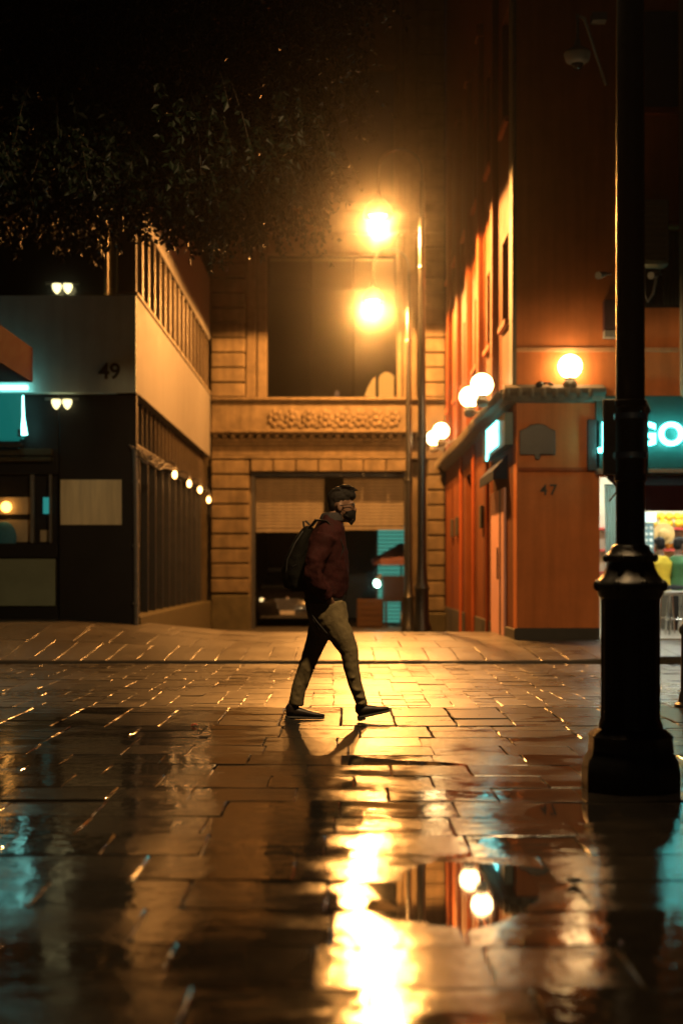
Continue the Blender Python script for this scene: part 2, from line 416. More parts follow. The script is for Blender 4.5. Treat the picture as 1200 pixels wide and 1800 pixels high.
p = columns(13.25, 14.6, .4, .28, 9, .005, .002, .005, jit=.08, bev=.004, drop=.0032, gap=.000, wob=.0035); r3.add(p.v, p.f)
tag(obj('sett_road', r3, M['sett']), kind='structure')
r4 = MB()
x = -9
while x < 9:
    w = .33*random.uniform(.9, 1.1); slab(r4, x, x+w, 17.2, 18.9, .004, .001, .001, bev=.006, drop=.0045, curve=True, wob=.003); x += w
for y0, y1, w0 in ((18.9, 20.2, .55), (20.2, 21.6, .6), (21.6, 23.4, .7)):
    x = -9 + random.random()
    while x < 9:
        w = w0*random.uniform(.85, 1.15); slab(r4, x, x+w, y0, y1, .003, .001, .001, curve=True); x += w
# kerb face
kb = MB(); xs2 = np.linspace(-9, 9, 60)
for i in range(len(xs2)-1):
    a, b = xs2[i], xs2[i+1]
    kb.add([(a,17.17,-.02),(b,17.17,-.02),(b,17.17,zg(b,17.21)-.004),(a,17.17,zg(a,17.21)-.004),(b,17.22,zg(b,17.21)-.003),(a,17.22,zg(a,17.21)-.003)], [(0,1,2,3),(3,2,4,5)])
r4.add(kb.v, kb.f)
tag(obj('footway_pavement', r4, M['flag']), kind='structure')
mb = MB(); mb.add([(-12,1.4,0),(12,1.4,0),(12,11.6,0),(-12,11.6,0)], [(0,1,2,3)])
wobj = obj('water', mb, M['water']); wobj.location.z = -.0016
tag(wobj, kind='structure')

# ------------------------------------------------------------------ REAR BUILDING (sandstone, half-open garage)
ZR = 34.4
rx = lambda px: X(px, ZR); rz = lambda py: Zh(py, ZR)
B = thing('stone_building', 'yellow sandstone building across the lane end with a half-open shuttered garage', 'building', (0, ZR, -.3))
w = MB(); TOP = 16.5
xl0, xl1, xo, xw0, xw1, xr1 = -3.16, rx(437), rx(440), rx(468), rx(698), 2.51
w.box(-4.4, xw0-.0, ZR+.35, ZR+1.2, rz(700), TOP)                # wall left of window
w.box(xw1, 2.51, ZR+.35, ZR+1.2, rz(700), TOP)
w.box(xw0, xw1, ZR+.35, ZR+1.2, rz(440), rz(440)+1.2)
w.box(-4.4, 2.51, ZR+.35, ZR+1.2, rz(800), rz(700))
w.box(-4.4, xo, ZR+.35, ZR+1.2, -.4, rz(800)); w.box(rx(718), 2.51, ZR+.35, ZR+1.2, -.4, rz(800))
w.box(xo, rx(718), ZR+.35, ZR+1.2, rz(826), rz(800))
z2 = rz(440)+1.2
w.box(xw0, xw1, ZR+.35, ZR+1.2, z2+3.4, TOP)
obj('wall', w, M['sand'], B)
def courses(x0, x1, y0, y1, z0, z1, h=.36, g=.035):
    q = MB(); n = round((z1-z0)/h); d = (z1-z0)/n
    for i in range(n):
        dz = random.uniform(-.006, .006)
        q.box(x0+random.uniform(-.006,.006), x1+random.uniform(-.006,.006), y0+random.uniform(-.012,.012), y1, z0+i*d+g/2, z0+(i+1)*d-g/2+dz)
    return q
obj('pilaster', courses(-3.15, xl1, ZR, ZR+.345, rz(1043), rz(808)), M['sand'], B, bevel=.025)
q = MB(); q.box(-3.15, xl1+.03, ZR-.07, ZR+.34, -.4, rz(1046)); obj('pilaster_base', q, M['concrete'], B, bevel=.03)
obj('pilaster', courses(rx(752), 2.5, ZR, ZR+.345, rz(1075), rz(808)), M['sand'], B, bevel=.025)
obj('pilaster', courses(-3.15, rx(430), ZR+.02, ZR+.345, rz(698), TOP-.3, .36), M['sand'], B, bevel=.02)
obj('pilaster', courses(rx(735), 2.5, ZR+.02, ZR+.345, rz(698), TOP-.3, .36), M['sand'], B, bevel=.02)
q = MB(); q.box(rx(432), rx(449), ZR+.12, ZR+.345, rz(698), TOP-.5); q.box(rx(451), xw0, ZR+.2, ZR+.345, rz(698), TOP-.5)
obj('window_surround', q, M['sand2'], B, bevel=.02)
q = MB(); q.box(xw1, rx(707), ZR+.2, ZR+.345, rz(698), TOP-.5); q.box(rx(709), rx(733), ZR+.12, ZR+.345, rz(698), TOP-.5)
obj('window_surround', q, M['sand2'], B, bevel=.02)
q = MB()
for (a, b_, dep) in ((698, 703, .30), (703, 706, .22), (706, 712, .14)): q.box(-3.15, 2.5, ZR-dep+.3, ZR+.345, rz(b_)+.003, rz(a))
obj('sill', q, M['sand2'], B, bevel=.012)
q = MB(); q.box(-3.15, 2.5, ZR+.1, ZR+.345, rz(757), rz(712)); obj('frieze', q, M['sand'], B)
q = MB()                                                                 # carved relief rosettes and swags
for i in range(8):
    cx = rx(484) + i*(rx(690)-rx(484))/7
    for k in range(7):
        a = 2*math.pi*k/7; q.ball((cx+.13*math.cos(a), ZR+.09, (rz(757)+rz(712))/2+.15*math.sin(a)), (.075,.05,.085), 8, 6)
    q.ball((cx, ZR+.07, (rz(757)+rz(712))/2), (.08,.07,.08), 8, 6)
    if i < 7:
        for k in range(5):
            t = k/4; q.ball((cx+.13+t*.16, ZR+.1, rz(744)-.08*math.sin(math.pi*t)), (.04,.04,.06), 6, 5)
obj('frieze_relief', q, M['sand2'], B, smooth_=True)
q = MB()
for (a, b_, dep) in ((757, 761, .34), (761, 764, .26), (764, 771, .02), (771, 776, .14), (776, 782, .08), (782, 800, .02)): q.box(-3.15, 2.5, ZR-dep+.2, ZR+.345, rz(b_)+.003, rz(a))
n = 26
for i in range(n): 
    xx = -3.1 + i*(5.5/n); q.box(xx, xx+.11, ZR-.02, ZR+.15, rz(770)+.004, rz(764)-.006)
obj('cornice', q, M['sand2'], B, bevel=.01)
q = MB(); q.box(-3.15, 2.5, ZR+.06, ZR+.345, rz(806), rz(801)); 
for i in range(7):
    a = rx(440)+i*(rx(718)-rx(440))/7; q.box(a+.012, a+(rx(718)-rx(440))/7-.012, ZR+.05, ZR+.345, rz(828), rz(808))
obj('lintel', q, M['sand'], B, bevel=.015)
# big window
q = MB(); q.box(xw0-.4, xw1+.4, ZR+5, ZR+5.1, rz(706), rz(436)); q.box(xw0-.4, xw0-.3, ZR+1.21, ZR+4.99, rz(706), rz(436)); q.box(xw1+.3, xw1+.4, ZR+1.21, ZR+4.99, rz(706), rz(436)); q.box(xw0-.4, xw1+.4, ZR+1.21, ZR+4.99, rz(708), rz(706)-.01); q.box(xw0-.4, xw1+.4, ZR+1.21, ZR+4.99, rz(436)+.01, rz(434))
win = obj('window', q, M['void'], B)
q = MB()
for t in (0, .333, .667, 1): 
    xx = xw0+.03+t*(xw1-xw0-.06); q.box(xx-.03, xx+.03, ZR+.5, ZR+.58, rz(698), rz(442))
for pz in (696, 444): q.box(xw0+.01, xw1-.01, ZR+.51, ZR+.57, rz(pz)-.03, rz(pz)+.03)
obj('frame', q, M['void'], win)
obj('pane', MB().box(xw0+.01, xw1-.01, ZR+.53, ZR+.536, rz(697), rz(442)), M['clear'], win)
def arch(cx, z0, w_, h, n=10):
    return [(cx-w_/2, z0), (cx+w_/2, z0)] + [(cx+w_/2*math.cos(math.pi*k/n), z0+h-w_/2+w_/2*math.sin(math.pi*k/n)) for k in range(n+1)]
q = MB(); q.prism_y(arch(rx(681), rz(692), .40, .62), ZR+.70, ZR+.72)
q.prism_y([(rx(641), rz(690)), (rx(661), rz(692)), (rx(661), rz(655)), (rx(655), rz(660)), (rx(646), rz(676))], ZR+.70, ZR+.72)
obj('arch_reflection', q, M['archglow'], win)  # reflection in the window glass imitated by glowing shapes behind it
q = MB(); q.ball((rx(592), ZR+.66, rz(687)), (.06,.04,.1)); obj('candle_lamp', q, em('dim_warm', (1,.45,.2), .25), win)
win2 = obj('window', MB().box(xw0+.005, xw1-.005, ZR+.75, ZR+.78, z2, z2+3.4), M['glass'], B)
q = MB()
for t in (0, .5, 1):
    xx = xw0+.03+t*(xw1-xw0-.06); q.box(xx-.03, xx+.03, ZR+.6, ZR+.7, z2, z2+3.4)
obj('frame', q, M['bronze'], win2)
q = MB(); q.box(-3.15, 2.5, ZR+.1, ZR+.345, z2-.75, z2-.02); q.box(-3.15, 2.5, ZR-.1, ZR+.098, z2-.25, z2-.1); obj('string_course', q, M['sand2'], B, bevel=.02)
# garage room
gx0, gx1, gt = xo, rx(718), rz(826)
q = MB()
q.box(gx0-.5, gx0-.02, ZR+1.21, 43, -.4, 4); q.box(gx1+.02, gx1+.5, ZR+1.21, 43, -.4, 4); q.box(gx0-.5, gx1+.5, 43.01, 43.4, -.4, 4); q.box(gx0-.5, gx1+.5, ZR+1.21, 43.4, 4.01, 4.3)
obj('garage_room', q, M['dark'], B)
q = MB(); q.box(gx0+.002, gx0+.09, ZR+.36, ZR+.6, -.3, gt-.002); q.box(gx1-.09, gx1-.002, ZR+.36, ZR+.6, -.3, gt-.002); q.box(gx0+.092, gx1-.092, ZR+.36, ZR+.62, gt-.14, gt-.003)
obj('garage_frame', q, M['dark'], B)
obj('garage_mullion', MB().box(rx(570), rx(603), ZR+.40, ZR+.6, rz(930), gt-.145), M['void'], B)
def roller(x0, x1, z0, z1, y):
    q = MB(); n = int((z1-z0)/.075); d = (z1-z0)/n
    for i in range(n):
        z = z0+i*d
        q.add([(x0,y,z),(x1,y,z),(x0,y-.02,z+d*.35),(x1,y-.02,z+d*.35),(x0,y-.02,z+d*.65),(x1,y-.02,z+d*.65),(x0,y,z+d),(x1,y,z+d),
               (x0,y+.02,z),(x1,y+.02,z),(x0,y+.02,z+d),(x1,y+.02,z+d)],[(0,1,3,2),(2,3,5,4),(4,5,7,6),(8,10,11,9)])
    q.box(x0, x1, y-.03, y+.03, z0-.09, z0-.002); return q
obj('roller_shutter', roller(gx0+.1, rx(570)-.01, rz(928), gt-.15, ZR+.5), M['shutter'], B)
obj('roller_shutter', roller(rx(603)+.01, gx1-.1, rz(924), gt-.15, ZR+.5), M['shutter'], B)
# slatted panel deep in the garage; teal light on it given as emission
ZT = 37.2
T = thing('slatted_panel', 'slatted panel with teal lamp light added as glow in the right half of the dark garage', 'slatted panel', (X(692,ZT), ZT, -.28))
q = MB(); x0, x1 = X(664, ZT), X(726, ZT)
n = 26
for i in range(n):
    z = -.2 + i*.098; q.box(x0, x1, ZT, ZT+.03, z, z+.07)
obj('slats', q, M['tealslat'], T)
q = MB(); q.box(x0-.06, x0-.005, ZT-.02, ZT+.08, -.279, 2.45); q.box(x1+.005, x1+.06, ZT-.02, ZT+.08, -.279, 2.45); q.box(x0-.06, x1+.06, ZT-.02, ZT+.08, 2.455, 2.52); q.box(x0-.004, x1+.004, ZT+.05, ZT+.08, -.279, 2.45)
obj('panel_frame', q, M['dark'], T)
ZP = 36.6
T = thing('parasol', 'faded pink parasol in the garage before the teal panel', 'parasol', (X(700,ZP), ZP, -.28))
px_, pz_ = X(705, ZP), Zh(955, ZP)
q = MB(); vs = [(px_, ZP, pz_+.02)]; n = 8
for k in range(n): vs.append((px_+.78*math.cos(2*math.pi*k/n), ZP+.55*math.sin(2*math.pi*k/n), pz_-.42+.02*(k%2)))
for k in range(n): vs.append((px_+.74*math.cos(2*math.pi*k/n), ZP+.52*math.sin(2*math.pi*k/n), pz_-.56))
f = [(0, 1+k, 1+(k+1)%n) for k in range(n)] + [(1+k, 9+k, 9+(k+1)%n, 1+(k+1)%n) for k in range(n)]
q.add(vs, f); obj('canopy', q, M['pinkcloth'], T)
q = MB(); q.tube([(px_, ZP, -.2), (px_, ZP, pz_)], .022, 8); obj('pole', q, M['palegrey'], T)
q = MB(); q.lathe([(.22,-.278),(.22,-.23),(.05,-.2),(.03,-.1)], px_, ZP, 16); obj('foot', q, M['dark'], T, smooth_=True)
q = MB(); q.box(X(672,36.2), X(715,36.2), 36.15, 36.2, Zh(1058,36.2), Zh(1012,36.2)); q.box(X(676,36.2), X(680,36.2), 36.16, 36.19, -.279, Zh(1058,36.2)); q.box(X(706,36.2), X(710,36.2), 36.16, 36.19, -.279, Zh(1058,36.2))
tag(obj('notice_board', q, M['brownboard'], bevel=.01), 'brown board on legs standing under the pink parasol', 'board')
T = thing('work_lamp', 'small bright greenish work lamp on a stand in the garage', 'lamp', (X(662,35.9), 35.9, -.28))
lz = Zh(1026, 35.9); lx = X(662, 35.9)
q = MB(); q.ball((lx, 35.86, lz), (.08,.05,.1), 12, 8, Matrix.Rotation(R(-30),3,'Y')); obj('bulb', q, M['garagelamp'], T, smooth_=True)
q = MB(); q.tube([(lx+.10,35.95,lz+.22),(lx+.03,35.92,lz+.09)], [.035,.09], 12); obj('shade', q, M['palegrey'], T, smooth_=True)
q = MB(); q.tube([(lx+.10,35.95,lz+.22),(lx+.16,35.98,lz+.1),(lx+.16,35.98,-.25)], .014, 8); q.lathe([(.14,-.279),(.14,-.25),(.02,-.24)], lx+.16, 35.98, 14); obj('stand', q, M['dark'], T, smooth_=True)
T = thing('crate', 'brown wooden crate on the garage floor beside the work lamp', 'crate', (X(648,35.6), 35.6, -.28))
q = MB(); cx0, cx1 = X(627,35.6), X(672,35.6)
for i in range(5): q.box(cx0, cx1, 35.5, 35.53, -.25+i*.14, -.25+i*.14+.12)
q.box(cx0, cx1, 35.98, 36.0, -.25, .44); q.box(cx0, cx0+.02, 35.54, 35.97, -.25, .44); q.box(cx1-.02, cx1, 35.54, 35.97, -.25, .44); q.box(cx0+.03, cx1-.03, 35.54, 35.97, -.278, -.22)
obj('planks', q, M['wood'], T, bevel=.006)
q = MB()
for xx in (cx0+.03, cx1-.09): obj('batten', MB().box(xx, xx+.06, 35.47, 35.497, -.278, .46), M['wood'], T, bevel=.006)

# car in the garage
CX, CY, CZ = -1.38, 36.3, -.28
C = thing('parked_car', 'black car facing out of the dark garage, left half', 'car', (CX, CY, CZ))
def carbody():
    q = MB()
    # side profile stations along y (front at 0): (y, zlow, zmid, ztop, halfwidth low/mid/top)
    st = [(0,.28,.52,.66,.62,.72,.60),(.08,.22,.55,.76,.74,.80,.70),(.5,.2,.58,.88,.84,.87,.78),(1.15,.2,.6,.98,.86,.88,.80),
          (2.0,.2,.6,1.0,.87,.89,.80),(3.4,.2,.62,1.0,.87,.89,.80),(4.2,.24,.62,.98,.84,.86,.76),(4.4,.3,.6,.9,.76,.8,.7)]
    vs = []; fs = []
    for (y, zl, zm, zt, a, b, c) in st:
        pr = [(-a,zl),(-b,zm-.12),(-b,zm+.05),(-c-.03,zt-.05),(-c+.12,zt),(0,zt+.02),(c-.12,zt),(c+.03,zt-.05),(b,zm+.05),(b,zm-.12),(a,zl)]
        for (xx, zz) in pr: vs.append((CX+xx, CY+y, CZ+zz))
    n = 11
    for i in range(len(st)-1):
        for k in range(n):
            k2 = (k+1) % n; fs.append((i*n+k, i*n+k2, (i+1)*n+k2, (i+1)*n+k))
    fs.append(tuple(range(n))); fs.append(tuple((len(st)-1)*n+k for k in range(n)))
    q.add(vs, fs); return q
obj('body', carbody(), M['carpaint'], C, smooth_=True)
q = MB(); st = [(1.1,.98,.99,.74),(1.8,.98,1.42,.60),(2.3,.98,1.5,.58),(3.2,.98,1.46,.57),(4.0,.98,1.0,.66)]
vs = []; fs = []
for (y, zl, zt, c) in st:
    for (xx, zz) in ((-.78,zl),(-c,zt),(c,zt),(.78,zl)): vs.append((CX+xx, CY+y, CZ+zz))
for i in range(4):
    for k in range(4): fs.append((i*4+k, i*4+(k+1)%4, (i+1)*4+(k+1)%4, (i+1)*4+k))
q.add(vs, fs); obj('cabin_glass', q, M['glass'], C, smooth_=True)
q = MB(); q.tube([(CX-.6,CY+1.8,CZ+1.43),(CX+.6,CY+1.8,CZ+1.43),(CX+.57,CY+3.2,CZ+1.48),(CX-.57,CY+3.2,CZ+1.48)], .03, 6); q.box(CX-.58, CX+.58, CY+1.82, CY+3.2, CZ+1.45, CZ+1.5); obj('roof', q, M['carpaint'], C)
for s in (-1, 1):
    h = obj('headlight', MB().ball((CX+s*.66, CY+.12, CZ+.68), (.16,.09,.09), 14, 8, Matrix.Rotation(s*R(14),3,'Y')), M['chrome'], C, smooth_=True)
    obj('lens', MB().ball((CX+s*.66, CY+.05, CZ+.68), (.055,.04,.055), 12, 8), M['headl'], h, smooth_=True)
    q = MB(); q.ball((CX+s*.97, CY+1.35, CZ+1.0), (.1,.06,.075), 12, 8); q.tube([(CX+s*.82,CY+1.38,CZ+.96),(CX+s*.95,CY+1.36,CZ+.98)], .02, 6); obj('wing_mirror', q, M['carpaint'], C, smooth_=True)
    for yy in (.85, 3.5):
        wv = MB(); xw = CX+s*.80; wv.tube([(xw-.09,CY+yy,CZ+.31),(xw+.09,CY+yy,CZ+.31)], .31, 24); wh = obj('wheel', wv, M['sole'], C, smooth_=True)
        wv = MB(); wv.tube([(xw+s*.085,CY+yy,CZ+.31),(xw+s*.1,CY+yy,CZ+.31)], .2, 20); obj('rim', wv, M['metalbit'], wh, smooth_=True)
q = MB()
for i in range(5): q.box(CX-.26+.012*i, CX+.26-.012*i, CY-.03, CY+.06, CZ+.66-i*.05, CZ+.675-i*.05)
q.tube([(CX-.3,CY-.025,CZ+.70),(CX+.3,CY-.025,CZ+.70),(CX+.22,CY-.02,CZ+.43),(CX-.22,CY-.02,CZ+.43),(CX-.3,CY-.025,CZ+.70)], .014, 6)
obj('grille', q, M['chrome'], C)
q = MB(); q.ball((CX, CY-.04, CZ+.73), (.05,.02,.05), 12, 8); obj('badge', q, M['chrome'], C, smooth_=True)
q = MB(); q.box(CX-.19, CX+.19, CY-.05, CY-.03, CZ+.30, CZ+.41); obj('number_plate', q, M['plate'], C, bevel=.008)
q = MB(); q.box(CX-.7, CX+.7, CY-.02, CY+.1, CZ+.2, CZ+.27); obj('bumper_lip', q, M['dark'], C, bevel=.02)

# ------------------------------------------------------------------ LEFT BUILDING (number 49)
ZL, XL = 22.0, -3.17
lx_ = lambda px: X(px, ZL); lz_ = lambda py: Zh(py, ZL)
B = thing('corner_shop_building', 'dark modern building numbered 49 with a pale band and bronze window fins', 'building', (XL, ZL, .2))
LX0 = -16
zb0, zb1 = lz_(690), lz_(519)          # band
q = MB(); q.box(LX0, XL-.35, ZL+.35, ZR-.02, -.5, zb0-.004); q.box(LX0, XL-.35, ZL+.35, ZR-.02, zb1+.01, 8.2); q.box(LX0, XL-.2, ZL+.5, ZR-.02, 8.21, 12)
obj('wall', q, M['blackwall'], B)
q = MB(); q.box(XL-.34, XL, ZL+.02, ZR-.02, zb0, zb1); obj('side_band', q, M['white'], B, bevel=.015)
q = MB(); q.box(XL-.3, XL+.03, ZL-.03, ZR-.02, zb1+.003, zb1+.05); obj('band_coping', q, M['ledge'], B, bevel=.01)
q = MB()
xx = XL-.004
while xx > LX0:
    x2 = max(LX0, xx-2.1); q.box(x2+.006, xx, ZL, ZL+.34, zb0, zb1-.003); xx = x2
obj('front_band', q, M['greyband'], B, bevel=.006)
q = MB(); q.box(XL-.3, XL, ZL+.4, ZR-.02, 6.72, 8.2); obj('upper_band', q, M['white'], B, bevel=.015)
q = MB(); q.box(XL-.345, XL-.30, ZL+.36, ZR-.02, zb1+.055, 6.715); obj('upper_glazing', q, M['glass'], B)
for k in range(17):
    y = ZL+.12+k*.74; q = MB(); q.box(XL-.29, XL-.02, y, y+.10, zb1+.055, 6.715); obj('window_fin', q, M['bronze'] if k else M['white'], B, bevel=.008)
q = MB(); q.box(LX0, XL-.35, ZL+.30, ZL+.345, zb1+.055, 8.2); obj('upper_front_glazing', q, M['glass'], B)
q = MB(); q.box(XL-.345, XL-.28, ZL+.36, ZR-.02, .42, zb0-.006); obj('side_glazing', q, M['glass'], B)
for k in range(22):
    y = ZL+.45+k*.545; q = MB(); q.box(XL-.275, XL-.12, y, y+.045, 3.16, zb0-.006); obj('upper_mullion', q, M['bronze'], B)
q = MB(); q.box(XL-.275, XL-.06, ZL+.36, ZR-.02, 3.05, 3.15); obj('side_transom', q, M['dark'], B, bevel=.01)
for k in range(12):
    y = ZL+.4+k*1.02; q = MB(); q.box(XL-.275, XL-.15, y, y+.07, .425, 3.045); obj('side_mullion', q, M['dark'], B, bevel=.008)
q = MB(); q.box(XL-.34, XL+.02, ZL+.34, ZR-.02, -.5, .42); obj('side_plinth', q, M['concrete'], B, bevel=.02)
q = MB(); q.box(lx_(100), XL-.03, ZL+.2, ZL+.345, -.2, zb0-.006); q.box(LX0, lx_(98), ZL+.2, ZL+.345, -.2, lz_(1068)); q.box(LX0, lx_(98), ZL+.16, ZL+.345, lz_(980), lz_(955)); q.box(LX0, lx_(98), ZL+.2, ZL+.345, lz_(832), zb0-.006)
obj('front_cladding', q, M['blackwall'], B, bevel=.01)
q = MB(); q.box(lx_(0)-3, lx_(93), ZL+.20, ZL+.24, lz_(1066), lz_(982)); obj('lower_panel', q, M['olive'], B, bevel=.01)
q = MB(); q.box(lx_(103), lx_(211), ZL+.155, ZL+.198, lz_(922), lz_(842)); obj('blank_board', q, M['paper'], B, bevel=.006)
q = MB(); q.box(LX0+5, lx_(90), ZL+.02, ZL+.19, lz_(810), lz_(803)); q.box(LX0+5, lx_(90), ZL+.05, ZL+.19, lz_(800), lz_(788)); obj('lintel', q, M['concrete'], B, bevel=.01)
q = MB(); q.box(lx_(51), lx_(57), ZL+.1, ZL+.2, lz_(954), lz_(833)); q.box(lx_(84), lx_(88), ZL+.1, ZL+.2, lz_(954), lz_(833)); obj('window_frame', q, M['pipe'], B, bevel=.006)
w_ = obj('shop_window', MB().box(LX0+6, lx_(92), ZL+.33, ZL+.344, lz_(954), lz_(833)), M['blackwall'], B)
q = MB(); q.box(lx_(-80), lx_(49), ZL+.29, ZL+.325, lz_(903), lz_(872)); q.box(lx_(-80), lx_(49), ZL+.29, ZL+.325, lz_(952), lz_(913)); q.box(lx_(64), lx_(83), ZL+.29, ZL+.325, lz_(952), lz_(931)); obj('window_display', q, M['beige'], w_, bevel=.006)
q = MB(); q.ball((lx_(6), ZL+.2, lz_(890)), .085, 14, 10); obj('amber_lamp', q, M['amber'], w_, smooth_=True)
q = MB(); q.box(lx_(71), lx_(82), ZL+.22, ZL+.25, lz_(902), lz_(873)); obj('teal_light_strip', q, em('teal_dim', (.04,.4,.36), .55), w_)
q = MB(); q.ball((lx_(2), ZL+.24, lz_(945)), (.19,.05,.26), 16, 10); obj('blue_display', q, pm('blue_cloth', (.02,.15,.26), .7), w_, smooth_=True)
text_mesh('house_number', '49', .34, M['dark'], Matrix.Translation((lx_(193), ZL-.014, lz_(654))) @ Matrix.Rotation(R(90),4,'X'), B, .012, .006, 1.0)
q = MB(); q.tube([(lx_(238), ZL+.12, .2), (lx_(237), ZL+.12, 2.2), (lx_(235), ZL+.12, 3.05)], .04, 10)
for z in (.6, 1.5, 2.5): q.tube([(lx_(237), ZL+.12, z), (lx_(237), ZL+.12, z+.05)], .055, 10)
obj('drainpipe', q, M['pipe'], B, smooth_=True)
q = MB(); random.seed(3)
for k in range(5):
    a = Vector((lx_(226+k*6), ZL+.08-.02*k, lz_(782+k*3))); b_ = Vector((lx_(262+k*4), ZL+.3+.5*k, lz_(800+k)))
    pts = [a.lerp(b_, t/8) + Vector((0, 0, -.14*math.sin(math.pi*t/8)*random.uniform(.4,1.3) + .02*random.random())) for t in range(9)]
    q.tube(pts, .014, 6)
obj('cable_bundle', q, M['pipe'], B, smooth_=True)
q = MB(); q.tube([(lx_(184), ZL+.2, zb1+.05), (lx_(184), ZL+.2, lz_(330))], .03, 8); obj('roof_post', q, M['beige'], B, smooth_=True)

# twin glows standing in for lamp reflections in glass above and below the band
def twin(px, py, Z, label, wall_y, up):
    x, z = X(px, Z), Zh(py, Z)
    T = thing('twin_lamp_reflection', label, 'lamp', (x, Z, z), 'imitated twin lamp reflections on the number 49 front')
    for s in (-1, 1):
        q = MB(); q.lathe([(.012,z-.10),(.05,z-.06),(.075,z),(.07,z+.05)], x+s*.085, Z, 14); obj('bulb', q, M['twin'], T, smooth_=True)
    q = MB(); q.tube([(x-.26,Z,z+.06),(x+.26,Z,z+.06)], .022, 8); q.tube([(x,Z,z+.06),(x,wall_y,z+.06)], .02, 8); obj('bracket', q, M['pipe'], T, smooth_=True)
twin(110, 505, ZL+.16, 'glowing twin bulbs imitating a lamp reflection in the dark upper glazing', ZL+.31, 1)
twin(109, 708, ZL+.05, 'glowing twin bulbs imitating a lamp reflection just under the pale band', ZL+.21, -1)

# teal neon window and red awning on the left
ZN = ZL-.12
S = thing('neon_sign', 'teal neon framed shop sign at the left edge under the red awning', 'sign', (lx_(0), ZN, lz_(780)))
q = MB(); q.box(lx_(-150), lx_(44), ZN+.05, ZN+.11, lz_(772), lz_(692)); obj('sign_panel', q, M['tealglow'], S)
q = MB(); q.tube([(lx_(-150), ZN, lz_(683)), (lx_(52), ZN, lz_(683))], .035, 8); obj('neon_tube', q, M['tube'], S, smooth_=True)
q = MB(); q.tube([(lx_(44), ZN, lz_(697)), (lx_(44.5), ZN, lz_(735)), (lx_(46), ZN, lz_(766))], [.013,.022,.055], 10); obj('neon_tube', q, M['tube'], S, smooth_=True)
q = MB(); q.tube([(lx_(-150), ZN, lz_(775)), (lx_(38), ZN, lz_(775))], .014, 8); obj('neon_tube', q, M['tealglow'], S, smooth_=True)
q = MB(); q.box(lx_(-150), lx_(42), ZN-.1, ZN+.13, lz_(786), lz_(779)); q.box(lx_(36), lx_(42), ZN-.06, ZN-.02, lz_(769), lz_(756)); obj('sign_ledge', q, M['dark'], S, bevel=.005)
ZA1 = 19.4; xa = X(58, ZA1); zt, zb = Zh(612, ZA1), Zh(672, ZA1)
A = thing('shop_canopy', 'dark red box canopy with purple underside at the left edge', 'canopy', (xa, ZA1, 0))
q = MB(); q.box(-10, xa, ZA1-.03, ZA1, zb, zt); q.box(-10, xa, 15.0, 15.03, zb, zt); q.box(xa-.03, xa, 15.031, ZA1-.031, zb, zt); q.box(-10, xa-.031, 15.031, ZA1-.031, zt-.04, zt-.01); obj('canvas', q, M['redcloth'], A)
q = MB(); q.box(-10, xa-.031, 15.031, ZA1-.031, zb+.01, zb+.03); obj('lining', q, M['purple'], A)
for xx, yy in ((-5.3, 15.3), (-5.3, ZA1-.3), (-9, 15.3), (-9, ZA1-.3)):
    q = MB(); q.tube([(xx, yy, -.02), (xx, yy, zb+.008)], .035, 10); obj('post', q, M['pipe'], A, smooth_=True)

# wall bulbs along the side of number 49
def sconce(x, y, z, label):
    T = thing('wall_lamp', label, 'wall lamp', (x, y, z), 'bare wall lamps along the number 49 side')
    q = MB(); q.ball((x, y, z), (.042,.042,.07), 12, 8); obj('bulb', q, M['bulb'], T, smooth_=True)
    q = MB(); q.tube([(XL-.14, y, z+.2), (x-.1, y, z+.24), (x, y, z+.2), (x, y, z+.09)], .016, 8); q.lathe([(.035,z+.085),(.05,z+.09),(.03,z+.14)], x, y, 10); obj('arm', q, M['dark'], T, smooth_=True)
    return T
for (y, z, lb) in ((25.2, 2.84, 'bare bulb wall lamp nearest the street along the number 49 shopfront'), (27.6, 2.83, 'second bare bulb wall lamp from the street on the number 49 shopfront'),
                   (29.7, 2.83, 'third bare bulb wall lamp from the street on the number 49 shopfront'), (31.65, 2.72, 'bare bulb wall lamp farthest back beside the sandstone pilaster')):
    sconce(-2.95, y, z, lb)

# ------------------------------------------------------------------ RIGHT BUILDING (number 47)
ZF, XF = 20.5, 2.52
fx = lambda px: X(px, ZF); fz = lambda py: Zh(py, ZF)
B = thing('orange_building', 'orange plastered corner building numbered 47 with globe lamps on its ledge', 'building', (XF, ZF, .13))
xo0, xo1, zo = fx(1053), 7.4, fz(836)
TOP = 16.5; TH = .4
q = MB()
q.box(XF, xo0, ZF, ZF+TH, -.3, zo); q.box(xo1, 16, ZF, ZF+TH, -.3, zo)
wx0, wx1, wz0, wz1 = fx(1128), 6.2, fz(541), fz(398)
q.box(XF, 16, ZF, ZF+TH, zo+.0, wz0); q.box(XF, wx0, ZF, ZF+TH, wz0, wz1); q.box(wx1, 16, ZF, ZF+TH, wz0, wz1); q.box(XF, 16, ZF, ZF+TH, wz1, TOP)
obj('front_wall', q, M['orange'], B)
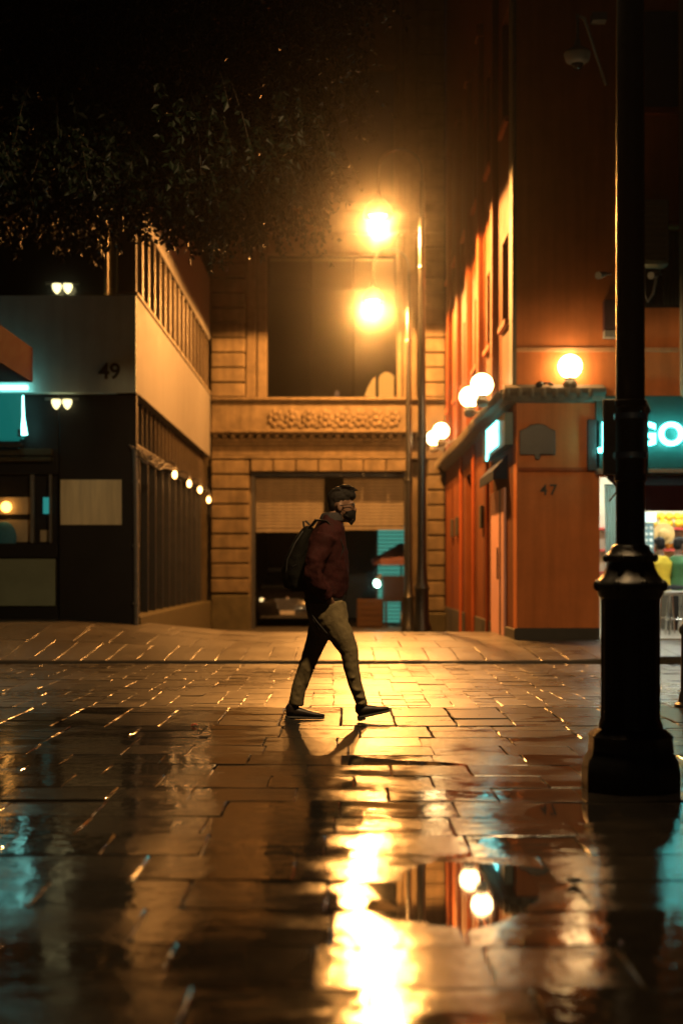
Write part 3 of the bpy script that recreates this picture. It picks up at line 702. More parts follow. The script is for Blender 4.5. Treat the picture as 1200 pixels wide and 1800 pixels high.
# side wall with openings: door, doorway, two rows of windows
q = MB()
WINS = [21.9, 24.25, 26.6, 28.95, 31.3, 33.3]; WW = .42
def side_rows(y0, y1, z0, z1): q.box(XF, XF+TH, y0, y1, z0, z1)
y_s = ZF+TH+.001; y_e = ZR-.01
doors = [(21.75, 23.7, 2.42), (27.3, 28.9, 3.05)]
y = y_s
for (a, b_, h) in doors:
    side_rows(y, a, -.5, 3.2); side_rows(a, b_, h, 3.2); y = b_
side_rows(y, y_e, -.5, 3.2)
side_rows(y_s, y_e, 3.2, 4.95)
for (za, zb_, zc) in ((4.95, 6.25, 8.0), (8.0, 9.7, TOP)):
    y = y_s
    for c in WINS:
        side_rows(y, c-WW, za, zb_); y = c+WW
    side_rows(y, y_e, za, zb_); side_rows(y_s, y_e, zb_, zc)
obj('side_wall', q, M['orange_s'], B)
for (za, zb_) in ((4.95, 6.25), (8.0, 9.7)):
    for c in WINS:
        wv = obj('window', MB().box(XF+.22, XF+.25, c-WW+.005, c+WW-.005, za+.004, zb_-.004), M['glass'], B)
        f_ = MB(); f_.box(XF+.15, XF+.215, c-.03, c+.03, za+.005, zb_-.005); f_.box(XF+.15, XF+.215, c-WW+.004, c-WW+.06, za+.005, zb_-.005); f_.box(XF+.15, XF+.215, c+WW-.06, c+WW-.004, za+.005, zb_-.005); obj('frame', f_, M['dark'], wv)
        f_ = MB(); f_.box(XF-.07, XF-.003, c-WW-.08, c+WW+.08, za-.1, za-.01); obj('sill', f_, M['orange_d'], wv, bevel=.01)
for i, c in enumerate(WINS):
    f_ = MB(); yc = c+1.17
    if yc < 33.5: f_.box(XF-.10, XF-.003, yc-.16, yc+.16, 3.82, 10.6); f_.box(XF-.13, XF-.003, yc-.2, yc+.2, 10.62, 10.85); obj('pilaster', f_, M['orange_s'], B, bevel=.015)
f_ = MB(); f_.box(XF-.06, XF-.003, ZF+.0, ZF+.42, 3.82, 13.5); obj('corner_strip', f_, M['ledge'], B, bevel=.01)
# ledge (scalloped tiles) on the front and side
def ledge_poly(o): return [(o, 3.55), (o-.10, 3.57), (o-.13, 3.64), (o-.22, 3.68), (o-.24, 3.74), (o, 3.82)]
q = MB(); pl = ledge_poly(ZF-.003)
q.prism_x(pl, XF-.2, fx(1060))
obj('ledge', q, M['ledge'], B, bevel=.01)
q = MB(); q.prism_y([(x, z) for (x, z) in ledge_poly(XF-.003)], ZF-.002, ZR-.02); obj('ledge', q, M['ledge'], B, bevel=.01)
q = MB(); xx = XF-.16
while xx < fx(1050): q.tube([(xx, ZF-.23, 3.62), (xx, ZF-.255, 3.69), (xx, ZF-.245, 3.72)], .035, 8); xx += .17
yy = ZF+.1
while yy < ZR-.1: q.tube([(XF-.23, yy, 3.62), (XF-.255, yy, 3.69), (XF-.245, yy, 3.72)], .035, 8); yy += .17
obj('ledge_tiles', q, M['ledge'], B, smooth_=True)
q = MB(); q.box(XF-.01, fx(1192), ZF-.03, ZF-.002, fz(619), fz(611)); obj('string_course', q, pm('pale_moulding', (.52,.26,.12), .7), B, bevel=.008)
q = MB(); q.box(XF+.02, fx(1050), ZF-.04, ZF-.002, fz(829), fz(822)); obj('thin_moulding', q, M['orange_d'], B, bevel=.01)
for a in ((XF-.03, xo0-.002, ZF-.035, ZF-.003, -.1, .31), (XF-.035, XF-.003, ZF-.001, 21.7, -.2, .29), (XF-.035, XF-.003, 23.8, 27.2, -.3, .29), (XF-.035, XF-.003, 29, ZR-.02, -.4, .29)):
    obj('plinth', MB().box(*a), M['plinth'], B, bevel=.01)
text_mesh('house_number', '47', .22, M['plinth'], Matrix.Translation((fx(963), ZF-.012, fz(862))) @ Matrix.Rotation(R(90),4,'X'), B, .01, .002, 1.25)
# street name plaque (dark cast plate, illegible)
q = MB(); a, b_, c_, d_ = fx(912), fx(975), fz(800), fz(757)
q.prism_y([(a,c_),((a+b_)/2-.05,c_),((a+b_)/2-.03,c_-.07),((a+b_)/2+.03,c_-.07),((a+b_)/2+.05,c_),(b_,c_),(b_,d_),(b_-.08,d_+.03),(b_-.16,d_+.085),((a+b_)/2,d_+.1),(a+.16,d_+.085),(a+.08,d_+.03),(a,d_)], ZF-.045, ZF-.004)
obj('wall_plaque', q, M['iron'], B, bevel=.012)
q = MB(); q.box(fx(1030), fx(1052), ZF-.1, ZF-.004, fz(828), fz(738)); obj('dark_panel', q, M['dark'], B, bevel=.01)
# upper front window with curtain
wv = obj('window', MB().box(wx0+.005, wx1-.005, ZF+.3, ZF+.33, wz0+.004, wz1-.004), M['dark'], B)
q = MB(); xx = fx(1166)
while xx < wx1-.05: q.tube([(xx, ZF+.24, wz0+.06), (xx, ZF+.24, wz1-.02)], .032, 8); xx += .058
obj('curtain', q, M['curtain'], wv, smooth_=True)
q = MB(); q.box(wx0+.004, wx1-.004, ZF+.1, ZF+.18, wz0+.004, wz0+.06); q.box(fx(1163), fx(1168), ZF+.1, ZF+.18, wz0+.061, wz1-.005); q.box(wx0+.004, wx0+.05, ZF+.1, ZF+.18, wz0+.061, wz1-.005); obj('frame', q, M['dark'], wv)
q = MB(); q.box(wx0-.05, wx1+.1, ZF-.06, ZF-.002, wz1+.01, wz1+.07); obj('window_hood', q, M['orange_d'], B, bevel=.01)
wv = obj('window', MB().box(fx(1130), 6.2, ZF-.012, ZF-.004, fz(190), fz(20)), M['glass'], B)
f_ = MB(); f_.box(fx(1126), 6.24, ZF-.05, ZF-.003, fz(190)-.09, fz(190)-.002); obj('sill', f_, M['orange_d'], wv)
# side doors
d_ = obj('door', MB().box(XF-.045, XF-.006, 21.74, 23.6, .12, 2.41), M['pink'], B, bevel=.008)
q = MB(); q.box(XF-.06, XF-.047, 22.16, 22.22, .13, 2.40); obj('door_mullion', q, M['dark'], d_)
q = MB(); q.tube([(XF-.075, 22.3, 1.0), (XF-.075, 22.3, 1.5)], .018, 8); obj('handle', q, M['metalbit'], d_, smooth_=True)
d2 = obj('door', MB().box(XF+.2, XF+.24, 27.32, 28.88, -.3, 3.04), M['dark'], B)
q = MB(); q.box(XF+.14, XF+.198, 28.07, 28.12, -.2, 3.03); obj('frame', q, M['plinth'], d2)
for yy in (25.2, 30.6, 31.9):
    q = MB(); q.box(XF-.06, XF-.004, yy, yy+.3, 1.9, 2.3); obj('meter_box', q, M['plinth'], B, bevel=.01)
q = MB()
for yy in (24.1, 26.7, 29.5):
    q = MB(); q.tube([(XF-.05, yy, -.2), (XF-.05, yy, 3.5)], .035, 8); obj('drainpipe', q, M['orange_d'], B, smooth_=True)
q = MB(); q.tube([(4.90, ZF-.06, fz(700)), (4.885, ZF-.06, fz(300)), (4.87, ZF-.06, 13)], .045, 10); obj('downpipe', q, M['beige'], B, smooth_=True)

# blue-black door awning on the side
A = thing('awning', 'small dark blue canvas awning over the pink side door', 'awning', (XF, 22.6, 2.5))
q = MB(); q.prism_y([(XF-.005, 2.90), (XF-.22, 2.66), (XF-.22, 2.52), (XF-.20, 2.52), (XF-.20, 2.64), (XF-.005, 2.86)], 21.6, 23.75); obj('canvas', q, M['bluecloth'], A)
q = MB(); q.prism_y([(XF-.008, 2.86), (XF-.19, 2.63), (XF-.19, 2.53), (XF-.008, 2.53)], 21.61, 21.63); obj('side_flap', q, M['bluecloth'], A)

# illuminated side sign
S = thing('illuminated_sign', 'glowing white lettering on a teal signboard fixed to the orange side wall', 'sign', (XF, 22.4, 3.2))
q = MB(); q.box(XF-.13, XF-.005, 20.85, 24.1, 2.98, 3.46); obj('signboard', q, M['tealback'], S, bevel=.01)
Mx = Matrix(((0,0,-1,XF-.145),(-1,0,0,22.5),(0,1,0,3.22),(0,0,0,1)))
text_mesh('letters', 'JUGOS', .50, M['sideletters'], Mx, S, .012, .022, 1.08)

# globe lamps on the ledge
def globe(x, y, z, wallpt, label):
    T = thing('globe_lamp', label, 'globe lamp', (x, y, z), 'white globe lamps around the orange building')
    q = MB(); q.ball((x, y, z), .172, 20, 12); obj('globe', q, M['globe'], T, smooth_=True)
    q = MB(); q.lathe([(.05,z-.34),(.09,z-.31),(.105,z-.25),(.08,z-.2),(.06,z-.185),(.085,z-.165)], x, y, 16)
    a = Vector((x, y, z-.28)); b_ = Vector(wallpt)
    q.tube([a, a.lerp(b_, .5)+Vector((0,0,-.04)), b_], .022, 8); obj('bracket', q, M['ledge'], T, smooth_=True)
globe(fx(998), ZF-.16, fz(647), (fx(998), ZF-.003, 3.93), 'white globe lamp on the front wall above the number 47')
for (y, z, lb) in ((21.9, 4.0, 'white globe lamp nearest the street on the orange side wall'), (24.0, 4.07, 'white globe lamp second from the street on the orange side wall'),
                   (30.9, 4.18, 'white globe lamp second from the far end of the orange side wall'), (33.3, 4.25, 'white globe lamp farthest back, beside the sandstone facade')):
    globe(2.16, y, z, (XF-.003, y, z-.15), lb)

# fittings on the front wall
T = thing('floodlight', 'small dark floodlight pair on the ledge left of the globe', 'floodlight', (fx(953), ZF-.15, 3.83))
q = MB(); q.ball((fx(944), ZF-.2, fz(679)), (.06,.05,.045), 12, 8, Matrix.Rotation(R(-25),3,'Y')); q.ball((fx(963), ZF-.2, fz(678)), (.05,.03,.025), 10, 6, Matrix.Rotation(R(20),3,'Y')); obj('heads', q, M['dark'], T, smooth_=True)
q = MB(); q.tube([(fx(946), ZF-.2, fz(676)), (fx(963), ZF-.2, fz(677))], .012, 6); q.tube([(fx(953), ZF-.2, fz(677)), (fx(953), ZF-.17, 3.80)], .012, 6); obj('stem', q, M['dark'], T, smooth_=True)
T = thing('air_conditioner', 'pale box air conditioner on the orange wall right of the lamp post', 'air conditioner', (fx(1140), ZF-.2, fz(475)))
q = MB(); q.box(fx(1112), fx(1165), ZF-.34, ZF-.006, fz(474), fz(361)); obj('housing', q, pm('ac_cream', (.32,.32,.22), .6, .12, 3, .05), T, bevel=.02)
q = MB()
for i in range(10): q.box(fx(1118), fx(1159), ZF-.352, ZF-.342, fz(468)+i*.085, fz(468)+i*.085+.04)
obj('louvres', q, pm('ac_louvre', (.24,.25,.17), .6, .1, 3, 0), T)
q = MB(); q.tube([(fx(1128), ZF-.1, fz(474)), (fx(1128), ZF-.12, fz(520)), (fx(1134), ZF-.14, fz(533)), (fx(1143), ZF-.14, fz(520)), (fx(1150), ZF-.12, fz(490))], .022, 8); obj('hose', q, M['palegrey'], T, smooth_=True)
def spot(px, py, s, label):
    T = thing('spotlight', label, 'spotlight', (fx(px), ZF-.3, fz(py)), 'spotlights on the orange front wall')
    q = MB(); q.tube([(fx(px-6), ZF-.34, fz(py+4)), (fx(px+9), ZF-.2, fz(py-2))], [.055,.035], 12); obj('head', q, M['palegrey'], T, smooth_=True)
    q = MB(); q.tube([(fx(px+9), ZF-.2, fz(py-2)), (fx(px+22), ZF-.05, fz(py-6)), (fx(px+23), ZF-.003, fz(py-6))], .014, 8); obj('arm', q, M['pipe'], T, smooth_=True)
spot(1049, 489, 1, 'small unlit spotlight on the orange wall left of the lamp post')
spot(1140, 489, 1, 'small unlit spotlight under the pale air conditioner')
T = thing('wall_sign', 'dark upright wall sign with a pale foot behind the lamp post', 'sign', (fx(1070), ZF-.1, fz(595)))
q = MB(); q.box(fx(1058), fx(1090), ZF-.16, ZF-.005, fz(583), fz(530)); obj('sign_face', q, pm('dark_maroon_board', (.06,.02,.025), .6), T, bevel=.008)
q = MB(); q.box(fx(1058), fx(1090), ZF-.16, ZF-.005, fz(596), fz(583.5)); obj('sign_foot', q, M['palegrey'], T, bevel=.008)
T = thing('security_camera', 'dome security camera hanging from a bracket high on the orange wall', 'camera', (fx(1000), ZF-.7, fz(130)))
cxx, cyy = fx(1000), ZF-.7
q = MB(); q.lathe([(.03,fz(100)),(.05,fz(112)),(.17,fz(122)),(.19,fz(126)),(.16,fz(138)),(.10,fz(143))][::-1], cxx, cyy, 20); obj('housing', q, M['palegrey'], T, smooth_=True)
q = MB(); q.ball((cxx, cyy, fz(143)), (.085,.085,.085), 16, 10); obj('dome', q, M['glass'], T, smooth_=True)
q = MB(); q.tube([(cxx, cyy, fz(102)), (cxx, cyy, fz(60)), (fx(1016), ZF-.5, fz(56)), (fx(1064), ZF-.003, fz(150))], .022, 8); q.box(fx(1030), fx(1055), ZF-.5, ZF-.32, fz(58), fz(45)); obj('bracket', q, M['palegrey'], T, smooth_=True)

# JUGOS signboard
S = thing('shop_sign', 'dark teal shop sign with glowing white letters JUGOS', 'sign', (fx(1130), ZF-.2, fz(830)))
q = MB(); q.box(fx(1044), fx(1300), ZF-.10, ZF-.006, fz(824), fz(697)); obj('signboard', q, M['tealback'], S, bevel=.01)
q = MB(); q.box(fx(1044), fx(1300), ZF-.25, ZF-.006, fz(833), fz(826)); obj('sign_trim', q, M['palegrey'], S, bevel=.006)
text_mesh('letters', 'JUGOS', .445, M['letters'], Matrix.Translation((fx(1135.5), ZF-.25, fz(768))) @ Matrix.Rotation(R(90),4,'X'), S, .02, .014, 1.09)

# juice shop awning + interior
A = thing('awning', 'deep red straight valance awning under the JUGOS sign', 'awning', (fx(1120), ZF-.5, fz(860)))
q = MB(); q.prism_x([(ZF-.02, fz(836)), (ZF-.75, fz(858)), (ZF-.75, fz(902)), (ZF-.735, fz(902)), (ZF-.735, fz(862)), (ZF-.02, fz(842))], fx(1066), 7.3); obj('canvas', q, M['redcloth'], A)
q = MB()
for xx in (fx(1070), 5.5, 7.25): q.tube([(xx, ZF-.02, fz(880)), (xx, ZF-.72, fz(866))], .014, 6)
obj('frame', q, M['palegrey'], A)
R0, R1, RB = xo0, xo1, 24.2
J = thing('juice_shop_room', 'brightly lit open juice shop room inside the orange building', 'shop', (5.4, 22, .15))
q = MB(); q.box(R0-.002, R1+.002, RB, RB+.15, .1, 3.0); obj('back_wall', q, M['cream'], J)
q = MB(); q.box(R0-.12, R0-.003, ZF+TH+.003, RB-.002, .1, 3.0); q.box(R1+.003, R1+.12, ZF+TH+.003, RB-.002, .1, 3.0); obj('side_wall', q, M['cream'], J)
q = MB(); q.box(R0, R1, ZF+TH+.003, RB-.002, 2.9, 3.0); obj('ceiling', q, M['cream'], J)
q = MB(); q.box(R0+.002, R1-.002, ZF-.12, RB-.002, .05, .17); obj('floor', q, M['tilefloor'], J, bevel=.01)
for k, yy in enumerate((21.5, 23.2)):
    q = MB(); q.box(4.05, 6.9, yy-.05, yy+.05, 2.80, 2.86); obj('ceiling_light', q, M['shoplight'], J)
# shelves on the back wall
for k, z in enumerate((1.12, 1.5, 1.86)):
    q = MB(); q.box(4.1, 7.2, RB-.34, RB-.004, z-.035, z); obj('shelf', q, M['redshelf'], J, bevel=.005)
q = MB(); q.box(X(1128,23.6), X(1147,23.6), 23.55, 23.6, 1.18, Zh(919,23.6)); T = thing('menu_board', 'pale blue menu board with white portion squares', 'menu board', (X(1137,23.6), 23.6, 1.2)); obj('board', q, M['menub'], T)
q = MB()
for i in range(4):
    for k in range(2):
        cx_, cz_ = X(1133+k*9, 23.6), Zh(928+i*11, 23.6); q.ball((cx_, 23.545, cz_), (.03,.008,.028), 8, 6)
obj('portion_picture', q, M['menuw'], T)
q = MB(); q.box(X(1128,23.6), X(1150,23.6), 23.5, 23.6, Zh(918,23.6), Zh(901,23.6)); obj('lit_header', q, em('menu_header', (.75,1,1), 1.6), T)
T = thing('straw_hat', 'round straw hat hanging on the shop back wall', 'hat', (X(1166,23.8), 23.8, Zh(938,23.8)))
hx, hz = X(1166,23.8), Zh(938,23.8)
q = MB(); q.tube([(hx,23.84,hz),(hx,23.80,hz)], [.185,.18], 24); obj('brim', q, M['straw'], T, smooth_=True)
q = MB(); q.ball((hx,23.79,hz-.01), (.105,.07,.1), 16, 10); obj('hat_crown', q, M['straw'], T, smooth_=True)
random.seed(11)
oranges = [(4.75+.105*i+random.uniform(-.01,.01), RB-.2+random.uniform(-.05,.05), 1.5+.052) for i in range(12)]
mangos = [(4.72+.135*i+random.uniform(-.01,.01), RB-.17-.1*(i%2), 1.86+.072) for i in range(14)] + [(4.85+.135*i, RB-.2, 1.86+.19) for i in range(11)]
ob = None
for p in oranges:
    if ob is None:
        ob = obj('orange_fruit', MB().ball((0,0,0), .052, 12, 8), M['orangefruit'], smooth_=True); ob.location = p
        tag(ob, 'orange on the top shelf of the juice shop', 'orange', 'oranges on the juice shop shelf')
    else:
        c = ob.copy(); COL.objects.link(c); c.location = p
ob = None
for p in mangos:
    if ob is None:
        ob = obj('mango_fruit', MB().ball((0,0,0), (.075,.065,.07), 12, 8), M['mango'], smooth_=True); ob.location = p
        tag(ob, 'yellow mango among the fruit in the juice shop', 'mango', 'mangoes on the juice shop shelves')
    else:
        c = ob.copy(); COL.objects.link(c); c.location = p
T = obj('plantain_leaves', MB(), M['melon']) if False else None
q = MB()
for k in range(26):
    a = random.uniform(0, 6.28); L = random.uniform(.1,.22); e = random.uniform(.1,1.2)
    c0 = Vector((X(1190,23.3), 23.3, 1.02)); d = Vector((math.cos(a)*math.cos(e), math.sin(a)*math.cos(e)*.6, math.sin(e)))
    p1 = c0 + d*L; s_ = d.cross(Vector((0,.3,1))).normalized()*.035
    q.add([c0, c0+d*L*.5+s_, p1, c0+d*L*.5-s_], [(0,1,2,3)])
T = thing('herb_bunch', 'bright green bunch of leaves on the shop counter', 'herbs', (X(1190,23.3), 23.3, .95)); obj('leaves', q, M['melon'], T)
q = MB(); q.lathe([(.06,.935),(.08,.96),(.09,1.05)], X(1190,23.3), 23.3, 14); obj('pot', q, M['orangefruit'], T, smooth_=True)
T = thing('shop_counter', 'long juice shop counter with a yellow top', 'counter', (5.6, 23.2, .17))
q = MB(); q.box(X(1172,23), 7.2, 23.0, 23.5, .171, .87); obj('counter_front', q, M['dark'], T, bevel=.01)
q = MB(); q.box(X(1170,23)-.03, 7.25, 22.92, 23.55, .873, .93); obj('counter_top', q, M['mango'], T, bevel=.01)
# plastic sheet hanging at the left end of the opening
q = MB(); n = 9
for i in range(n):
    x0_ = fx(1064)+i*.02; xa_ = x0_+.02
    za = fz(850); zb_ = fz(995)+.0*i
    q.add([(x0_, ZF+.12+.02*(i%2), za), (xa_, ZF+.12+.02*((i+1)%2), za), (xa_+.02, ZF+.12+.02*((i+1)%2), zb_), (x0_+.02, ZF+.12+.02*(i%2), zb_)], [(0,1,2,3)])
so = q; pmn = M['plastic'].node_tree; tl = pmn.nodes.new('ShaderNodeBsdfTranslucent'); tl.inputs[0].default_value = (.7,.95,.95,1); ms = pmn.nodes.new('ShaderNodeMixShader'); ms.inputs[0].default_value = .6
pmn.links.new(pmn.nodes['Principled BSDF'].outputs[0], ms.inputs[1]); pmn.links.new(tl.outputs[0], ms.inputs[2]); pmn.links.new(ms.outputs[0], pmn.nodes['Material Output'].inputs[0])
o = obj('plastic_curtain', so, M['plastic'], smooth_=True); sm = o.modifiers.new('thick','SOLIDIFY'); sm.thickness = .002
tag(o, 'white plastic sheet curtain tied at the left end of the juice shop', 'curtain')
q = MB(); q.box(fx(1055), fx(1062), ZF+.45, ZF+.6, .171, 2.3); o = obj('fruit_rack', q, M['chrome'], bevel=.01)
tag(o, 'slim steel fruit rack against the left wall of the juice shop', 'rack')
def stool(px, Z, label):
    x = X(px, Z); T = thing('bar_stool', label, 'stool', (x, Z, .17), 'chrome stools at the juice counter')
    q = MB(); q.lathe([(.02,.76),(.16,.76),(.175,.78),(.175,.81),(.15,.83),(.02,.835)], x, Z, 20); obj('seat', q, M['palegrey'], T, smooth_=True)
    for k in range(4):
        a = math.pi/4 + k*math.pi/2; q = MB(); q.tube([(x+.12*math.cos(a), Z+.12*math.sin(a), .765), (x+.17*math.cos(a), Z+.17*math.sin(a), .171)], .013, 8); obj('leg', q, M['chrome'], T, smooth_=True)
    q = MB(); q.tube([(x+.15*math.cos(2*math.pi*k/16), Z+.15*math.sin(2*math.pi*k/16), .4) for k in range(17)], .009, 6); obj('foot_ring', q, M['chrome'], T, smooth_=True)
stool(1186, 21.5, 'chrome stool nearest the street at the juice shop'); stool(1168, 22.3, 'chrome stool under the customer in yellow'); stool(1208, 22.3, 'chrome stool under the customer in green')
def sitter(px, Z, shirt, label, turn):
    x = X(px, Z); z0 = .83
    P = thing('person', label, 'person', (x, Z, z0), None, R(turn))
    q = MB(); q.ball((x, Z+.05, z0+.71), (.076,.09,.115), 16, 10); q.ball((x, Z+.075, z0+.65), (.05,.055,.05), 12, 8); q.tube([(x,Z,z0+.5),(x,Z+.02,z0+.66)], .055, 10)
    for s in (-1, 1):
        q.tube([(x+s*.19,Z,z0+.46),(x+s*.23,Z+.08,z0+.26),(x+s*.16,Z+.36,z0+.18)], [.05,.042,.034], 10); q.ball((x+s*.15, Z+.42, z0+.17), (.04,.06,.025), 10, 6)
        q.tube([(x+s*.08,Z,z0+.06),(x+s*.11,Z+.38,z0+.04),(x+s*.11,Z+.40,z0-.36),(x+s*.11,Z+.50,z0-.40)], [.085,.065,.048,.04], 10)
    q.loft([(x,Z,z0,.15,.12),(x,Z+.02,z0+.2,.15,.11),(x,Z,z0+.42,.19,.11),(x,Z,z0+.54,.09,.08)])
    q.tube([(x, Z+.13, z0+.725), (x, Z+.165, z0+.685), (x, Z+.14, z0+.675)], [.01,.016,.01], 8); [q.ball((x+t*.08, Z+.04, z0+.70), (.012,.02,.03), 8, 6) for t in (-1, 1)]
    body = obj('body', q, M['skin'], P, mods=(remesh(.02, 4),))
    q = MB(); q.loft([(x,Z,z0-.02,.175,.145),(x,Z+.02,z0+.2,.17,.13),(x,Z,z0+.42,.215,.13),(x,Z,z0+.54,.10,.09)])
    for s in (-1, 1): q.tube([(x+s*.17,Z,z0+.46),(x+s*.225,Z+.05,z0+.32)], [.075,.065], 10)
    obj('shirt', q, shirt, P, mods=(remesh(.02, 3),))
    q = MB()
    for s in (-1, 1): q.tube([(x+s*.08,Z-.02,z0+.05),(x+s*.11,Z+.39,z0+.04),(x+s*.11,Z+.41,z0-.34)], [.105,.085,.065], 10)
    q.ball((x,Z,z0+.04),(.18,.15,.1)); obj('trousers', q, M['jeans'], P, mods=(remesh(.02, 3),))
    q = MB(); q.ball((x, Z+.035, z0+.765), (.086,.10,.078), 16, 10); q.ball((x, Z+.0, z0+.71), (.076,.07,.085), 16, 10); obj('hair', q, M['hair'], P, mods=(remesh(.015, 2),))
sitter(1160, 22.3, M['yellowcloth'], 'person in a yellow top seated with back turned at the juice counter', 20)
sitter(1190, 22.35, M['greencloth'], 'person in a green shirt seated sideways at the juice counter', -55)

# ------------------------------------------------------------------ STREET LAMPS in the lane
def street_lamp(x, y, zb, zl, arm, label):
    T = thing('street_lamp', label, 'street lamp', (x, y, zb), 'shepherd crook street lamps in the lane')
    zt = zl + 1.02
    q = MB(); q.lathe([(.17,zb),(.17,zb+.12),(.13,zb+.2),(.12,zb+.75),(.14,zb+.8),(.10,zb+.9),(.085,zb+1.2)], x, y, 16); obj('base', q, M['iron'], T, smooth_=True)
    q = MB(); q.tube([(x,y,zb+1.19),(x,y,zb+3.4),(x,y,zl+.55)], [.082,.072,.05], 14); q.lathe([(.085,zb+3.4),(.10,zb+3.44),(.085,zb+3.5)], x, y, 14); q.lathe([(.06,zl-1.0),(.075,zl-.97),(.06,zl-.93)], x, y, 14); obj('pole', q, M['iron'], T, smooth_=True)
    r = arm/2; q = MB(); pts = [(x, y, zl+.54)] + [(x - r + r*math.cos(t), y, zt-r+.1 + r*math.sin(t)) for t in [math.pi*k/14 for k in range(15)]] + [(x-arm, y, zl+.42)]
    q.tube(pts, .026, 10); obj('crook_arm', q, M['iron'], T, smooth_=True)
    q = MB(); q.lathe([(.03,zl+.43),(.05,zl+.36),(.06,zl+.28),(.15,zl+.19),(.23,zl+.10),(.265,zl-.04),(.27,zl-.085),(.26,zl-.085),(.225,zl+.07),(.05,zl+.17)], x-arm, y, 22); obj('lamp_shade', q, M['iron'], T, smooth_=True)
    q = MB(); q.lathe([(.01,zl-.13),(.08,zl-.11),(.14,zl-.06),(.165,zl+.0),(.165,zl+.055),(.02,zl+.058)], x-arm, y, 18); obj('bulb', q, M['lamp_head'], T, smooth_=True)
    downlight(T, (x-arm, y, zl-.26), P_STREET, SODIUM, .11, 176)
Z1, Z2 = 25.0, 32.4
street_lamp(X(741,Z1), Z1, zg(X(741,Z1),Z1)-.02, Zh(374,Z1), X(741,Z1)-X(664,Z1), 'taller looking nearer crook street lamp with orange glow in the lane')
street_lamp(X(718,Z2), Z2, zg(X(718,Z2),Z2)-.02, Zh(525,Z2), X(718,Z2)-X(655,Z2), 'farther crook street lamp with orange glow before the sandstone facade')
q = MB(); q.box(X(735,31.5), X(784,31.5), 31.5, 31.9, -.4, Zh(1078,31.5)); tag(obj('low_wall', q, M['concrete'], bevel=.03), 'low mossy concrete block wall at the foot of the right pilaster', 'wall')

# ------------------------------------------------------------------ FOREGROUND LAMP POST
PX, PY = X(1107,7.3), 7.3
T = thing('iron_lamp_post', 'black cast iron lamp post with bell pedestal in the foreground', 'lamp post', (PX, PY, 0))
def flute(a, z): return 1 + (.018*math.cos(16*a) if .36 < z < .97 else 0)
def oct_(a, z): return 1.0/ max(.92, math.cos(((a + math.pi/8) % (math.pi/4)) - math.pi/8)) if z < .30 else 1
q = MB(); q.lathe([(.235,-.03),(.235,.10),(.225,.16),(.205,.19),(.20,.27),(.205,.28),(.175,.32)], PX, PY, 48, oct_); obj('base', q, M['iron'], T, smooth_=True)
q = MB(); q.lathe([(.165,.315),(.162,.34),(.150,.37),(.149,.6),(.148,.94),(.150,.98)], PX, PY, 128, flute); obj('fluted_shaft', q, M['iron'], T, smooth_=True)
def leafmod(a, z): return 1 + .035*abs(math.sin(4*a))*(1 if 1.03 < z < 1.17 else 0)
q = MB(); q.lathe([(.151,.981),(.165,1.0),(.168,1.02),(.182,1.04),(.183,1.055),(.172,1.07),(.155,1.085),(.135,1.11),(.122,1.14),(.117,1.17),(.128,1.185),(.130,1.20),(.115,1.215),(.10,1.235),(.095,1.25),(.078,1.262)], PX, PY, 64, leafmod)
for k in range(8):
    a = 2*math.pi*k/8 + .2; q.ball((PX+.132*math.cos(a), PY+.132*math.sin(a), 1.19), (.018,.018,.022), 8, 6); q.ball((PX+.178*math.cos(a), PY+.178*math.sin(a), 1.05), (.022,.022,.03), 8, 6)
obj('bell_pedestal', q, M['iron'], T, smooth_=True)
q = MB(); q.tube([(PX,PY,1.26),(PX,PY,1.95),(PX,PY,5.500)], [.074,.074,.066], 28)
for z in (1.98, 1.60): q.lathe([(.074,z-.02),(.082,z-.015),(.082,z+.015),(.074,z+.02)], PX, PY, 28)
q.lathe([(.066,5.490),(.10,5.520),(.11,5.560),(.06,5.600),(.12,5.660),(.14,5.680)], PX, PY, 24)
obj('pole', q, M['iron'], T, smooth_=True)
q = MB(); q.lathe([(.05,5.930),(.11,5.950),(.14,6.000),(.14,6.090)], PX, PY, 20); obj('fill_lantern_glass', q, M['lantern'], T, smooth_=True)
downlight(T, (PX-.07, PY+.15, 5.88), P_FILL_LANTERN, (1,.62,.27), .2, 175)  # unseen lantern above the view, lit as added frontal fill
q = MB(); q.lathe([(.14,6.095),(.30,6.070),(.42,5.948),(.43,5.948),(.32,6.110),(.15,6.260),(.06,6.350),(.03,6.450),(.01,6.500)], PX, PY, 28)  # brim widened to keep its light off the tree and upper wall
for k in range(4):
    a = math.pi/4+k*math.pi/2; q.tube([(PX+.13*math.cos(a),PY+.13*math.sin(a),5.680),(PX+.2*math.cos(a),PY+.2*math.sin(a),5.850),(PX+.28*math.cos(a),PY+.28*math.sin(a),6.080)], .012, 6); obj('lantern_cap', q, M['iron'], T, smooth_=True)
T = thing('pole_plate', 'pale rectangular plate strapped behind the foreground lamp post', 'plate', (PX, PY+.1, 1.6))
k_ = 7.42; q = MB(); q.prism_y([(X(1059,k_),Zh(834,k_)),(X(1138,k_),Zh(834,k_)),(X(1138,k_),Zh(730,k_)),(X(1143,k_),Zh(722,k_)),(X(1134,k_),Zh(702,k_)),(X(1059,k_),Zh(702,k_))], k_-.012, k_+.012); obj('plate', q, M['palegrey'], T, bevel=.003)
q = MB(); q.lathe([(.083,1.70),(.086,1.70),(.086,1.73),(.083,1.73)], PX, PY, 28); obj('strap', q, M['metalbit'], T); q = MB(); q.lathe([(.083,1.90),(.086,1.90),(.086,1.93),(.083,1.93)], PX, PY, 28); obj('strap', q, M['metalbit'], T)

